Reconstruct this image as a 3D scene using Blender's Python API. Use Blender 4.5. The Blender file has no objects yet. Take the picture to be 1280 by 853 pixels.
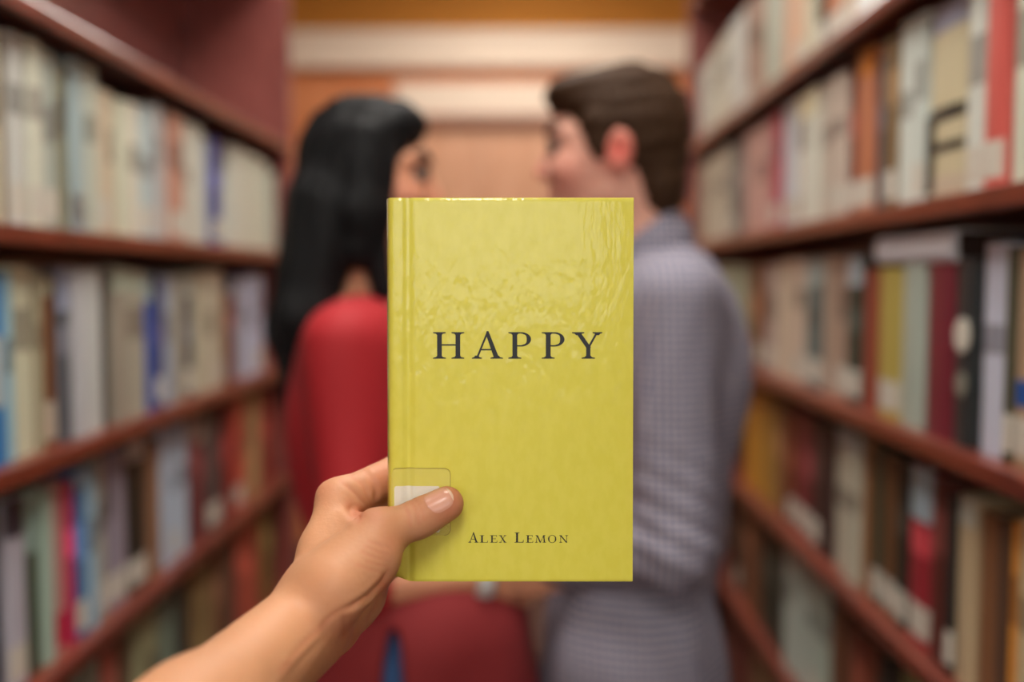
import bpy, bmesh, math, random
import numpy as np
from mathutils import Vector, Matrix

random.seed(7)
rng = np.random.default_rng(7)
SC = bpy.context.scene
COL = SC.collection

# ------------------------------------------------------------------ camera
EYE = 1.43
FPX = 1244.4                       # 35 mm lens on a 36 mm sensor, 1280 px wide
PITCH = math.radians(3.75)
YAW = math.radians(0.645)
BOOK_D = 0.565
cd = bpy.data.cameras.new('camera')
cd.sensor_width = 36.0
cd.lens = 35.0
cd.clip_start = 0.02
cd.clip_end = 60
cd.dof.use_dof = True
cd.dof.focus_distance = BOOK_D - 0.004
cd.dof.aperture_fstop = 2.2
cam = bpy.data.objects.new('camera', cd)
COL.objects.link(cam)
cam.location = (0, 0, EYE)
cam.rotation_euler = (math.radians(90) - PITCH, 0, YAW)
SC.camera = cam
RM = cam.rotation_euler.to_matrix()
C_R, C_U, C_F = RM @ Vector((1, 0, 0)), RM @ Vector((0, 1, 0)), RM @ Vector((0, 0, -1))
CAM = Vector((0, 0, EYE))


def pt(px, py, d):
    """world point seen at photo pixel (px, py) at depth d along the lens axis"""
    return CAM + C_F * d + C_R * ((px - 640) / FPX * d) + C_U * ((426.5 - py) / FPX * d)


def ray_plane_x(px, py, X):
    r = pt(px, py, 1.0) - CAM
    return CAM + r * (X / r.x)


# ------------------------------------------------------------------ world, exposure
SC.view_settings.view_transform = 'Standard'
SC.view_settings.look = 'None'
SC.view_settings.gamma = 1.0
SC.view_settings.use_curve_mapping = False
SC.view_settings.exposure = 0.35
W = bpy.data.worlds.new('world')
SC.world = W
W.use_nodes = True
W.node_tree.nodes['Background'].inputs[0].default_value = (1.0, 0.985, 0.955, 1)
W.node_tree.nodes['Background'].inputs[1].default_value = 1.9
LAMP_POWER = 14.0


# ------------------------------------------------------------------ materials
def lin(c):
    return tuple(((v / 255) / 12.92 if v / 255 <= 0.04045 else ((v / 255 + 0.055) / 1.055) ** 2.4) for v in c)


MATS = {}


class NB:
    def __init__(self, name):
        self.m = bpy.data.materials.new(name)
        self.m.use_nodes = True
        self.t = self.m.node_tree
        self.b = self.t.nodes['Principled BSDF']

    def n(self, typ, **kw):
        nd = self.t.nodes.new(typ)
        for k, v in kw.items():
            if k.startswith('in_'):
                nd.inputs[k[3:].replace('_', ' ')].default_value = v
            else:
                setattr(nd, k, v)
        return nd

    def l(self, a, ai, b, bi):
        self.t.links.new(a.outputs[ai], b.inputs[bi])


def material(name, rgb, rough=0.5, var=0.12, scale=20.0, stretch=(1, 1, 1), bump=0.0, bscale=80.0, spec=0.5, coat=0.0,
             sss=0.0, objcol=False, rgb2=None, dist=0.0):
    if name in MATS:
        return MATS[name]
    k = NB(name)
    tc = k.n('ShaderNodeTexCoord')
    mp = k.n('ShaderNodeMapping')
    mp.inputs['Scale'].default_value = stretch
    k.l(tc, 'Object', mp, 'Vector')
    nz = k.n('ShaderNodeTexNoise')
    nz.inputs['Scale'].default_value = scale
    nz.inputs['Detail'].default_value = 4
    nz.inputs['Distortion'].default_value = dist
    k.l(mp, 'Vector', nz, 'Vector')
    mx = k.n('ShaderNodeMix', data_type='RGBA')
    c = lin(rgb)
    if rgb2 is not None:
        c2 = lin(rgb2)
        mx.inputs['A'].default_value = (*c2, 1)
        mx.inputs['B'].default_value = (*c, 1)
        ramp = k.n('ShaderNodeMapRange')
        ramp.inputs['From Min'].default_value = 0.35
        ramp.inputs['From Max'].default_value = 0.65
        k.l(nz, 'Fac', ramp, 'Value')
        k.l(ramp, 'Result', mx, 'Factor')
        k.l(mx, 'Result', k.b, 'Base Color')
    else:
        if objcol:
            oi = k.n('ShaderNodeObjectInfo')
            src, so = oi, 'Color'
        else:
            src = k.n('ShaderNodeRGB')
            src.outputs[0].default_value = (*c, 1)
            so = 0
        hsv = k.n('ShaderNodeHueSaturation')
        mr = k.n('ShaderNodeMapRange')
        mr.inputs['To Min'].default_value = 1 - var
        mr.inputs['To Max'].default_value = 1 + var
        k.l(nz, 'Fac', mr, 'Value')
        k.l(mr, 'Result', hsv, 'Value')
        k.l(src, so, hsv, 'Color')
        k.l(hsv, 'Color', k.b, 'Base Color')
    k.b.inputs['Roughness'].default_value = rough
    k.b.inputs['Specular IOR Level'].default_value = spec
    if coat:
        k.b.inputs['Coat Weight'].default_value = coat
        k.b.inputs['Coat Roughness'].default_value = 0.15
    if sss:
        k.b.inputs['Subsurface Weight'].default_value = sss
        k.b.inputs['Subsurface Radius'].default_value = (0.012, 0.005, 0.003)
        k.b.inputs['Subsurface Scale'].default_value = 0.5
    if bump:
        n2 = k.n('ShaderNodeTexNoise')
        n2.inputs['Scale'].default_value = bscale
        n2.inputs['Detail'].default_value = 3
        k.l(mp, 'Vector', n2, 'Vector')
        bp = k.n('ShaderNodeBump')
        bp.inputs['Strength'].default_value = bump
        bp.inputs['Distance'].default_value = 0.002
        k.l(n2, 'Fac', bp, 'Height')
        k.l(bp, 'Normal', k.b, 'Normal')
    MATS[name] = k.m
    return k.m


M_WOOD = material('mahogany_wood', (124, 54, 37), 0.32, scale=6, stretch=(6, 0.8, 6), rgb2=(95, 39, 28), dist=1.5, bump=0.05, bscale=40, coat=0.25)
M_WOOD_DARK = material('mahogany_panel', (152, 82, 74), 0.36, scale=5, stretch=(5, 1, 1.2), rgb2=(126, 62, 56), dist=2.0, coat=0.3)
M_COVER = material('book_cloth', (200, 200, 200), 0.45, var=0.10, scale=30, stretch=(1, 1, 0.15), objcol=True, bump=0.08, bscale=400)
M_PAGES = material('book_pages', (214, 205, 182), 0.85, var=0.08, scale=200, stretch=(1, 6, 0.1))
M_LABEL = material('paper_label', (204, 199, 186), 0.6, var=0.04, scale=60)
M_BAND = material('spine_print', (128, 128, 128), 0.45, var=0.2, scale=120, objcol=True)


def skin_mat(name, rgb, red, rough=0.55):
    k = NB(name)
    tc = k.n('ShaderNodeTexCoord')
    nz = k.n('ShaderNodeTexNoise')
    nz.inputs['Scale'].default_value = 28
    nz.inputs['Detail'].default_value = 5
    k.l(tc, 'Object', nz, 'Vector')
    at = k.n('ShaderNodeAttribute', attribute_name='flush')
    mx = k.n('ShaderNodeMix', data_type='RGBA')
    mx.inputs['A'].default_value = (*lin(rgb), 1)
    mx.inputs['B'].default_value = (*lin(red), 1)
    k.l(at, 'Fac', mx, 'Factor')
    hsv = k.n('ShaderNodeHueSaturation')
    mr = k.n('ShaderNodeMapRange')
    mr.inputs['To Min'].default_value = 0.86
    mr.inputs['To Max'].default_value = 1.12
    k.l(nz, 'Fac', mr, 'Value')
    k.l(mr, 'Result', hsv, 'Value')
    k.l(mx, 'Result', hsv, 'Color')
    k.l(hsv, 'Color', k.b, 'Base Color')
    k.b.inputs['Roughness'].default_value = rough
    k.b.inputs['Specular IOR Level'].default_value = 0.32
    k.b.inputs['Subsurface Weight'].default_value = 0.12
    k.b.inputs['Subsurface Radius'].default_value = (0.010, 0.004, 0.002)
    k.b.inputs['Subsurface Scale'].default_value = 0.4
    n2 = k.n('ShaderNodeTexNoise')
    n2.inputs['Scale'].default_value = 420
    n2.inputs['Detail'].default_value = 4
    k.l(tc, 'Object', n2, 'Vector')
    bp = k.n('ShaderNodeBump')
    bp.inputs['Strength'].default_value = 0.4
    bp.inputs['Distance'].default_value = 0.0006
    k.l(n2, 'Fac', bp, 'Height')
    k.l(bp, 'Normal', k.b, 'Normal')
    return k.m


M_SKIN = skin_mat('skin_hand', (198, 144, 108), (190, 110, 84))
M_SKIN_M = skin_mat('skin_fair', (222, 168, 148), (208, 96, 84))
M_SKIN_W = skin_mat('skin_tan', (212, 150, 118), (196, 104, 88))


def gingham(name):
    k = NB(name)
    tc = k.n('ShaderNodeTexCoord')
    sep = k.n('ShaderNodeSeparateXYZ')
    k.l(tc, 'Object', sep, 0)
    # warp runs along X where the cloth faces front or back, along Y where it faces sideways
    sn = k.n('ShaderNodeSeparateXYZ')
    k.l(tc, 'Normal', sn, 0)
    ab = [k.n('ShaderNodeMath', operation='ABSOLUTE') for _ in range(2)]
    k.l(sn, 'X', ab[0], 0)
    k.l(sn, 'Y', ab[1], 0)
    gt = k.n('ShaderNodeMath', operation='GREATER_THAN')
    k.l(ab[0], 0, gt, 0)
    k.l(ab[1], 0, gt, 1)
    ad = k.n('ShaderNodeMix', data_type='FLOAT')
    k.l(gt, 0, ad, 'Factor')
    k.l(sep, 'X', ad, 'A')
    k.l(sep, 'Y', ad, 'B')

    def stripe(node, out):
        m1 = k.n('ShaderNodeMath', operation='MULTIPLY')
        m1.inputs[1].default_value = 2 * math.pi / 0.0095
        k.l(node, out, m1, 0)
        s = k.n('ShaderNodeMath', operation='SINE')
        k.l(m1, 0, s, 0)
        g = k.n('ShaderNodeMath', operation='GREATER_THAN')
        g.inputs[1].default_value = 0.0
        k.l(s, 0, g, 0)
        return g
    a, b = stripe(ad, 0), stripe(sep, 'Z')
    su = k.n('ShaderNodeMath', operation='ADD')
    k.l(a, 0, su, 0)
    k.l(b, 0, su, 1)
    hf = k.n('ShaderNodeMath', operation='MULTIPLY')
    hf.inputs[1].default_value = 0.5
    k.l(su, 0, hf, 0)
    mx = k.n('ShaderNodeMix', data_type='RGBA')
    mx.inputs['A'].default_value = (*lin((172, 166, 172)), 1)
    mx.inputs['B'].default_value = (*lin((60, 64, 104)), 1)
    k.l(hf, 0, mx, 'Factor')
    k.l(mx, 'Result', k.b, 'Base Color')
    k.b.inputs['Roughness'].default_value = 0.85
    return k.m


# ------------------------------------------------------------------ object helpers
def link(name, me, mats, parent=None):
    o = bpy.data.objects.new(name, me)
    COL.objects.link(o)
    if not isinstance(mats, (list, tuple)):
        mats = [mats]
    if not me.materials:
        for m in mats:
            me.materials.append(m)
    if parent is not None:
        o.parent = parent
    return o


def from_bm(name, bm, mat, parent=None, smooth=False):
    me = bpy.data.meshes.new(name)
    bmesh.ops.recalc_face_normals(bm, faces=bm.faces)
    bm.to_mesh(me)
    bm.free()
    if smooth:
        me.shade_smooth()
    return link(name, me, mat, parent)


def tag(o, label=None, cat=None, group=None, kind=None):
    if label:
        o['label'] = label
    if cat:
        o['category'] = cat
    if group:
        o['group'] = group
    if kind:
        o['kind'] = kind
    return o


def empty(name, loc=(0, 0, 0), rot=(0, 0, 0)):
    o = bpy.data.objects.new(name, None)
    o.empty_display_size = 0.05
    COL.objects.link(o)
    o.location = loc
    o.rotation_euler = rot
    return o


def add_box(bm, lo, hi, bevel=0.0):
    lo, hi = Vector(lo), Vector(hi)
    r = bmesh.ops.create_cube(bm, size=1.0)
    vs = r['verts']
    for v in vs:
        v.co = Vector(((v.co.x + .5) * (hi.x - lo.x) + lo.x, (v.co.y + .5) * (hi.y - lo.y) + lo.y, (v.co.z + .5) * (hi.z - lo.z) + lo.z))
    if bevel:
        es = list({e for v in vs for e in v.link_edges})
        bmesh.ops.bevel(bm, geom=es, offset=bevel, segments=2, affect='EDGES', profile=0.6)


def box(name, lo, hi, mat, parent=None, bevel=0.0):
    bm = bmesh.new()
    add_box(bm, lo, hi, bevel)
    return from_bm(name, bm, mat, parent)


def prism(name, poly, z0, z1, mat, parent=None, smooth=False):
    """2D outline (x, y) extruded along z"""
    bm = bmesh.new()
    a = [bm.verts.new((x, y, z0)) for x, y in poly]
    b = [bm.verts.new((x, y, z1)) for x, y in poly]
    n = len(poly)
    for i in range(n):
        bm.faces.new((a[i], a[(i + 1) % n], b[(i + 1) % n], b[i]))
    bm.faces.new(list(reversed(a)))
    bm.faces.new(b)
    return from_bm(name, bm, mat, parent, smooth)


# ------------------------------------------------------------------ implicit surfaces (bodies, hair, clothes)
def V(*a):
    return np.array(a, dtype=np.float64)


def np3(v):
    return np.array([v[0], v[1], v[2]], dtype=np.float64)


def cone(a, b, r1, r2=None, k=0.01, op='u', flat=None):
    r2 = r1 if r2 is None else r2
    return dict(t='c', a=np3(a), b=np3(b), r1=r1, r2=r2, k=k, op=op, flat=flat)


def ell(c, r, axes=None, k=0.01, op='u'):
    """ellipsoid; axes = 3 orthonormal row vectors for the radii"""
    A = np.eye(3) if axes is None else np.array([np3(x) for x in axes])
    return dict(t='e', c=np3(c), r=np.array(r, float), A=A, k=k, op=op)


def prim_bbox(p):
    if p['t'] == 'c':
        r = max(p['r1'], p['r2'])
        return np.minimum(p['a'], p['b']) - r, np.maximum(p['a'], p['b']) + r
    ext = np.sqrt(((p['A'] * p['r'][:, None]) ** 2).sum(0))
    return p['c'] - ext, p['c'] + ext


def prim_eval(p, X, Y, Z):
    if p['t'] == 'c':
        a, d = p['a'], p['b'] - p['a']
        L2 = max((d ** 2).sum(), 1e-12)
        px, py, pz = X - a[0], Y - a[1], Z - a[2]
        t = np.clip((px * d[0] + py * d[1] + pz * d[2]) / L2, 0, 1)
        qx, qy, qz = px - t * d[0], py - t * d[1], pz - t * d[2]
        if p['flat'] is not None:
            n, s = p['flat']
            dn = qx * n[0] + qy * n[1] + qz * n[2]
            f = (1 / s - 1) * dn
            qx, qy, qz = qx + f * n[0], qy + f * n[1], qz + f * n[2]
        return np.sqrt(qx * qx + qy * qy + qz * qz) - (p['r1'] + t * (p['r2'] - p['r1']))
    q = [p['A'][i][0] * (X - p['c'][0]) + p['A'][i][1] * (Y - p['c'][1]) + p['A'][i][2] * (Z - p['c'][2]) for i in range(3)]
    r = p['r']
    k0 = np.sqrt((q[0] / r[0]) ** 2 + (q[1] / r[1]) ** 2 + (q[2] / r[2]) ** 2)
    k1 = np.sqrt((q[0] / r[0] ** 2) ** 2 + (q[1] / r[1] ** 2) ** 2 + (q[2] / r[2] ** 2) ** 2)
    return k0 * (k0 - 1.0) / np.maximum(k1, 1e-6)


def inflate(prims, e):
    out = []
    for p in prims:
        q = dict(p)
        s = -e if p['op'] == 's' else e
        if q['t'] == 'c':
            q['r1'], q['r2'] = q['r1'] + s, q['r2'] + s
        else:
            q['r'] = q['r'] + s
        out.append(q)
    return out


def sdf_mesh(prims, h, smooth=2, clip=None, groups=None):
    """smooth union of the primitives -> (verts, quads). clip(X,Y,Z) -> field to intersect with."""
    lo = np.min([prim_bbox(p)[0] for p in prims if p['op'] == 'u'], 0) - 3 * h
    hi = np.max([prim_bbox(p)[1] for p in prims if p['op'] == 'u'], 0) + 3 * h
    N = np.ceil((hi - lo) / h).astype(int) + 1
    xs, ys, zs = (lo[i] + h * np.arange(N[i]) for i in range(3))
    F = np.full(N, 1.0, dtype=np.float32)
    for p in prims:
        m = p['k'] * 1.2 + 3 * h
        a, b = prim_bbox(p)
        i0 = np.clip(np.floor((a - m - lo) / h).astype(int), 0, N - 1)
        i1 = np.clip(np.ceil((b + m - lo) / h).astype(int) + 1, 1, N)
        if np.any(i1 <= i0):
            continue
        sl = tuple(slice(i0[i], i1[i]) for i in range(3))
        X, Y, Z = np.meshgrid(xs[sl[0]], ys[sl[1]], zs[sl[2]], indexing='ij', sparse=True)
        d = prim_eval(p, X, Y, Z).astype(np.float32)
        f = F[sl]
        k = p['k']
        if p['op'] == 's':
            d = -d
            hh = np.clip(0.5 - 0.5 * (d - f) / k, 0, 1)
            F[sl] = f * hh + d * (1 - hh) + k * hh * (1 - hh) if False else np.maximum(f, d) + (np.maximum(k - np.abs(f - d), 0) ** 2) / (4 * k)
        else:
            F[sl] = np.minimum(f, d) - (np.maximum(k - np.abs(f - d), 0) ** 2) / (4 * k)
    if clip is not None:
        X, Y, Z = np.meshgrid(xs, ys, zs, indexing='ij', sparse=True)
        F = np.maximum(F, clip(X, Y, Z).astype(np.float32))
    S = F < 0
    c = S[:-1, :-1, :-1].astype(np.int8)
    for dx, dy, dz in ((1, 0, 0), (0, 1, 0), (0, 0, 1), (1, 1, 0), (1, 0, 1), (0, 1, 1), (1, 1, 1)):
        c = c + S[dx:N[0] - 1 + dx, dy:N[1] - 1 + dy, dz:N[2] - 1 + dz]
    I, J, K = np.nonzero((c > 0) & (c < 8))
    idx = np.full(N - 1, -1, dtype=np.int64)
    idx[I, J, K] = np.arange(len(I))
    corners = [(x, y, z) for x in (0, 1) for y in (0, 1) for z in (0, 1)]
    vals = {cc: F[I + cc[0], J + cc[1], K + cc[2]] for cc in corners}
    acc = np.zeros((len(I), 3))
    cnt = np.zeros(len(I))
    for a in corners:
        for ax in range(3):
            if a[ax] == 0:
                b = list(a)
                b[ax] = 1
                b = tuple(b)
                va, vb = vals[a], vals[b]
                m = (va < 0) != (vb < 0)
                t = np.where(m, va / np.where(m, va - vb, 1), 0)
                pos = np.tile(np.array(a, float), (len(I), 1))
                pos[:, ax] += t
                acc += pos * m[:, None]
                cnt += m
    P = (acc / cnt[:, None] + np.stack([I, J, K], 1)) * h + lo
    quads = []
    for ax in range(3):
        o1, o2 = [(1, 2), (2, 0), (0, 1)][ax]
        sa = [slice(None)] * 3
        sb = [slice(None)] * 3
        sa[ax] = slice(0, N[ax] - 1)
        sb[ax] = slice(1, N[ax])
        A_, B_ = S[tuple(sa)], S[tuple(sb)]
        E = np.stack(np.nonzero(A_ != B_), 1)
        E = E[(E[:, o1] > 0) & (E[:, o2] > 0) & (E[:, o1] < N[o1] - 1) & (E[:, o2] < N[o2] - 1)]
        ins = A_[E[:, 0], E[:, 1], E[:, 2]]

        def cell(d1, d2):
            e = E.copy()
            e[:, o1] -= d1
            e[:, o2] -= d2
            return idx[e[:, 0], e[:, 1], e[:, 2]]
        q = np.stack([cell(1, 1), cell(0, 1), cell(0, 0), cell(1, 0)], 1)
        q[~ins] = q[~ins][:, ::-1]
        quads.append(q)
    Q = np.concatenate(quads)
    Q = Q[(Q >= 0).all(1)]
    if smooth:
        e = np.concatenate([Q[:, [0, 1]], Q[:, [1, 2]], Q[:, [2, 3]], Q[:, [3, 0]]])
        e = np.concatenate([e, e[:, ::-1]])
        deg = np.bincount(e[:, 0], minlength=len(P))[:, None]
        for it in range(smooth):
            for lam in (0.5, -0.5):
                s = np.stack([np.bincount(e[:, 0], weights=P[e[:, 1], i], minlength=len(P)) for i in range(3)], 1)
                P = P + lam * (s / np.maximum(deg, 1) - P) * (1 if lam > 0 else 0.9)
    return P, Q


def vnormals(P, Q):
    n = np.cross(P[Q[:, 2]] - P[Q[:, 0]], P[Q[:, 3]] - P[Q[:, 1]])
    out = np.zeros_like(P)
    for i in range(4):
        for a in range(3):
            out[:, a] += np.bincount(Q[:, i], weights=n[:, a], minlength=len(P))
    return out / np.maximum(np.linalg.norm(out, axis=1, keepdims=True), 1e-12)


def np_obj(name, P, Q, mat, parent=None, origin=(0, 0, 0), flush=None):
    me = bpy.data.meshes.new(name)
    P = P - np3(origin)
    me.vertices.add(len(P))
    me.vertices.foreach_set('co', P.astype(np.float32).ravel())
    me.loops.add(len(Q) * 4)
    me.loops.foreach_set('vertex_index', Q.astype(np.int32).ravel())
    me.polygons.add(len(Q))
    me.polygons.foreach_set('loop_start', np.arange(0, len(Q) * 4, 4, dtype=np.int32))
    me.update(calc_edges=True)
    me.validate()
    me.shade_smooth()
    if flush is not None:
        at = me.attributes.new('flush', 'FLOAT', 'POINT')
        at.data.foreach_set('value', flush.astype(np.float32))
    return link(name, me, mat, parent)


def project(P):
    q = P - np3(CAM)
    d = q @ np3(C_F)
    return np.stack([640 + (q @ np3(C_R)) / d * FPX, 426.5 - (q @ np3(C_U)) / d * FPX], 1), d


def wob(P, amp, freq, seed=0):
    """smooth pseudo-noise for folds and strands"""
    r = np.random.default_rng(seed)
    out = np.zeros(len(P))
    for i in range(6):
        w = r.normal(size=3)
        w /= np.linalg.norm(w)
        out += np.sin((P * np.array(freq)) @ w * (1 + 0.35 * i) + r.uniform(0, 6.28)) / (1 + 0.3 * i)
    return out * amp / 3


# ------------------------------------------------------------------ room shell
CEIL = 3.05
WALL_Y = 5.2
M_FLOOR = material('carpet_floor', (92, 66, 56), 0.95, var=0.2, scale=90)
M_CEIL = material('ceiling_paint', (226, 214, 196), 0.9, var=0.03, scale=4)
M_OCHRE = material('ochre_paint', (176, 112, 30), 0.8, var=0.06, scale=3)
M_ORANGE = material('orange_brick', (218, 142, 94), 0.8, scale=5, rgb2=(204, 120, 72), stretch=(1, 1, 3))
M_CREAM = material('cream_plaster', (228, 208, 188), 0.7, var=0.05, scale=5)
M_TAN = material('tan_wood', (212, 160, 128), 0.6, scale=4, rgb2=(200, 146, 112), stretch=(4, 4, 0.6))
M_BROWN = material('brown_moulding', (140, 86, 62), 0.5, var=0.1, scale=12)
M_SIDE = material('wall_paint', (214, 186, 152), 0.85, var=0.04, scale=4)

fl = tag(box('floor', (-3.0, -3.5, -0.1), (3.0, WALL_Y + 0.2, 0), M_FLOOR), kind='structure')
ce = tag(box('ceiling', (-3.0, -3.5, CEIL), (3.0, WALL_Y + 0.2, CEIL + 0.1), M_CEIL), kind='structure')
tag(box('wall_left', (-3.1, -3.5, 0), (-3.0, WALL_Y, CEIL), M_SIDE), kind='structure')
tag(box('wall_right', (3.0, -3.5, 0), (3.1, WALL_Y, CEIL), M_SIDE), kind='structure')


# rear wall: a dado, and an unseen window band added for the cover's highlight
tag(box('wall_front', (-3.0, -3.6, 0), (3.0, -3.5, 1.55), M_SIDE), kind='structure')
wn = tag(empty('added_window_1', (0, -3.5, 1.55)), kind='structure')
box('window_sill', (-3.0, -0.12, 0), (3.0, 0.06, 0.04), M_CREAM, wn, 0.005)
for k_ in range(7):
    xx = -3.0 + k_ * 1.0
    box('mullion', (max(-3.0, xx - 0.03), -0.08, 0.04), (min(3.0, xx + 0.03), -0.02, CEIL - 1.55), M_CREAM, wn)


def wall_h(py):
    q = pt(640, py, 1.0) - CAM
    return CAM.z + q.z / q.y * (WALL_Y - 0.08)


def wall_x(px):
    return (px - 654) / FPX * WALL_Y


wb = tag(empty('wall_back', (0, WALL_Y, 0)), kind='structure')
H1, H0 = wall_h(35), wall_h(82)
box('upper_wall', (-3.0, 0, H1), (3.0, 0.15, CEIL), M_OCHRE, wb)
box('lower_wall', (-3.0, 0.02, 0), (3.0, 0.15, H1), M_ORANGE, wb)
# cream cornice: three stepped mouldings
cor = box('cornice', (-3.0, -0.05, H0), (3.0, 0.03, H1), M_CREAM, wb, 0.01)
box('cornice_lip', (-3.0, -0.062, H1 - 0.045), (3.0, -0.05, H1), M_CREAM, cor, 0.008)
box('cornice_bead', (-3.0, -0.06, H0), (3.0, -0.05, H0 + 0.03), M_CREAM, cor, 0.008)
# door with a cream over-panel in the middle of the far wall
dr = tag(empty('door_1', (wall_x(600), WALL_Y, 0)), kind='structure')
x0, x1 = wall_x(497) - wall_x(600), wall_x(703) - wall_x(600)
ht = wall_h(148)
op = box('header_panel', (x0, -0.05, ht + 0.02), (x1, 0.02, wall_h(101)), M_CREAM, dr, 0.006)
box('header_moulding', (x0 - 0.03, -0.08, ht - 0.03), (x1 + 0.03, 0.02, ht + 0.02), M_BROWN, dr, 0.006)
for s in (0, 1):
    a = x0 if s == 0 else x1 - 0.07
    box('door_jamb', (a, -0.05, 0), (a + 0.07, 0.02, ht - 0.03), M_TAN, dr, 0.005)
for s in (0, 1):
    xm = (x0 + x1) / 2
    a, b = (x0 + 0.07, xm - 0.004) if s == 0 else (xm + 0.004, x1 - 0.07)
    lf = box('door_leaf', (a, -0.03, 0.005), (b, 0.02, ht - 0.035), M_TAN, dr, 0.004)
    for z0_, z1_ in ((0.15, 0.95), (1.08, ht - 0.16)):
        box('door_panel', (a + 0.07, -0.04, z0_), (b - 0.07, -0.03, z1_), M_TAN, lf, 0.004)

# ceiling light fixtures over the aisle
M_TUBE = bpy.data.materials.new('lamp_diffuser')
M_TUBE.use_nodes = True
_b = M_TUBE.node_tree.nodes['Principled BSDF']
_b.inputs['Base Color'].default_value = (0.9, 0.9, 0.88, 1)
_b.inputs['Emission Color'].default_value = (1.0, 0.95, 0.87, 1)
_b.inputs['Emission Strength'].default_value = LAMP_POWER
M_METAL = material('white_enamel', (225, 225, 220), 0.4, var=0.03)
for i, (y, where) in enumerate(((-1.3, 'behind the photographer'), (1.2, 'over the couple in the aisle'), (3.9, 'in front of the far wall'))):
    t = tag(empty('ceiling_light', (0, y, CEIL)), 'long white ceiling light with glowing diffuser ' + where, 'ceiling light', 'ceiling lights along the aisle')
    box('housing', (-0.32, -0.62, -0.05), (0.32, 0.62, 0), M_METAL, t, 0.006)
    box('diffuser', (-0.29, -0.59, -0.07), (0.29, 0.59, -0.05), M_TUBE, t, 0.008)

# ------------------------------------------------------------------ bookcases
XL, XR = -0.615, 0.510            # front edges of the shelves
DEPTH = 0.27
BT = 0.026                         # board thickness
LEVELS_L = [0.335, 0.050, -0.245, -0.535, -0.83, -1.12, -1.38]
LEVELS_R = [0.385, 0.085, -0.220, -0.51, -0.80, -1.09, -1.38]
END_L, END_R = 2.63, 3.11
NEAR_L, NEAR_R = 0.86, 0.76


def bookcase(sgn, X, levels, y0, y1, top, label):
    t = tag(empty('bookcase', (X, y1, 0)), label, 'bookcase', 'bookcases along the aisle')
    def bx(name, lx0, lx1, ya, yb, z0, z1, mat, bev=0.003):
        a, b = sorted((sgn * lx0, sgn * lx1))
        return box(name, (a, ya - y1, z0), (b, yb - y1, z1), mat, t, bev)
    for h in levels + [top]:
        bx('shelf_board', 0, DEPTH, y0, y1, EYE + h - BT / 2, EYE + h + BT / 2, M_WOOD, 0.004)
    ztop = EYE + top + BT / 2
    bx('side_panel', -0.004, DEPTH + 0.02, y1, y1 + 0.02, 0, ztop + 0.02, M_WOOD_DARK)
    bx('side_panel', -0.004, DEPTH + 0.02, y0 - 0.03, y0, 0, ztop + 0.02, M_WOOD_DARK)
    bx('back_panel', DEPTH, DEPTH + 0.015, y0, y1, 0, ztop, M_WOOD_DARK)
    bx('plinth', 0.015, 0.035, y0, y1, 0, EYE + levels[-1] - BT / 2, M_WOOD_DARK)
    return t


bookcase(-1, XL, LEVELS_L, NEAR_L, END_L, 0.82, 'tall mahogany bookcase with an empty top shelf beside the woman')
bookcase(1, XR, LEVELS_R, NEAR_R, END_R, 0.82, 'tall mahogany bookcase packed with books beside the man')

# ------------------------------------------------------------------ books on the shelves
ORD = ['first', 'second', 'third', 'fourth', 'fifth', 'sixth', 'seventh', 'eighth', 'ninth', 'tenth', 'eleventh', 'twelfth']
BOOKS = []


def cover_mesh(t, h, d, rnd):
    """C-shaped case: local x = depth from spine (spine at 0), y = thickness, z = height"""
    b = 0.0028
    pts = []
    n = 6
    pts.append((d, t / 2))
    pts.append((0.008, t / 2))
    pts.append((0.0045, t / 2 - 0.0012))
    for i in range(n + 1):
        a = math.pi * (i / n) - math.pi / 2
        pts.append((-rnd * math.cos(a) + 0.001, -math.sin(a) * (t / 2 - 0.0006)))
    pts.append((0.0045, -t / 2 + 0.0012))
    pts.append((0.008, -t / 2))
    pts.append((d, -t / 2))
    pts.append((d, -t / 2 + b))
    pts.append((0.004, -t / 2 + b))
    pts.append((0.004, t / 2 - b))
    pts.append((d, t / 2 - b))
    bm = bmesh.new()
    a = [bm.verts.new((x, y, 0)) for x, y in pts]
    c = [bm.verts.new((x, y, h)) for x, y in pts]
    m = len(pts)
    for i in range(m):
        bm.faces.new((a[i], a[(i + 1) % m], c[(i + 1) % m], c[i]))
    # end caps as quads between outer and inner outline
    bm.faces.new(a)
    bm.faces.new(list(reversed(c)))
    bmesh.ops.recalc_face_normals(bm, faces=bm.faces)
    me = bpy.data.meshes.new('book')
    bm.to_mesh(me)
    bm.free()
    return me


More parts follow.
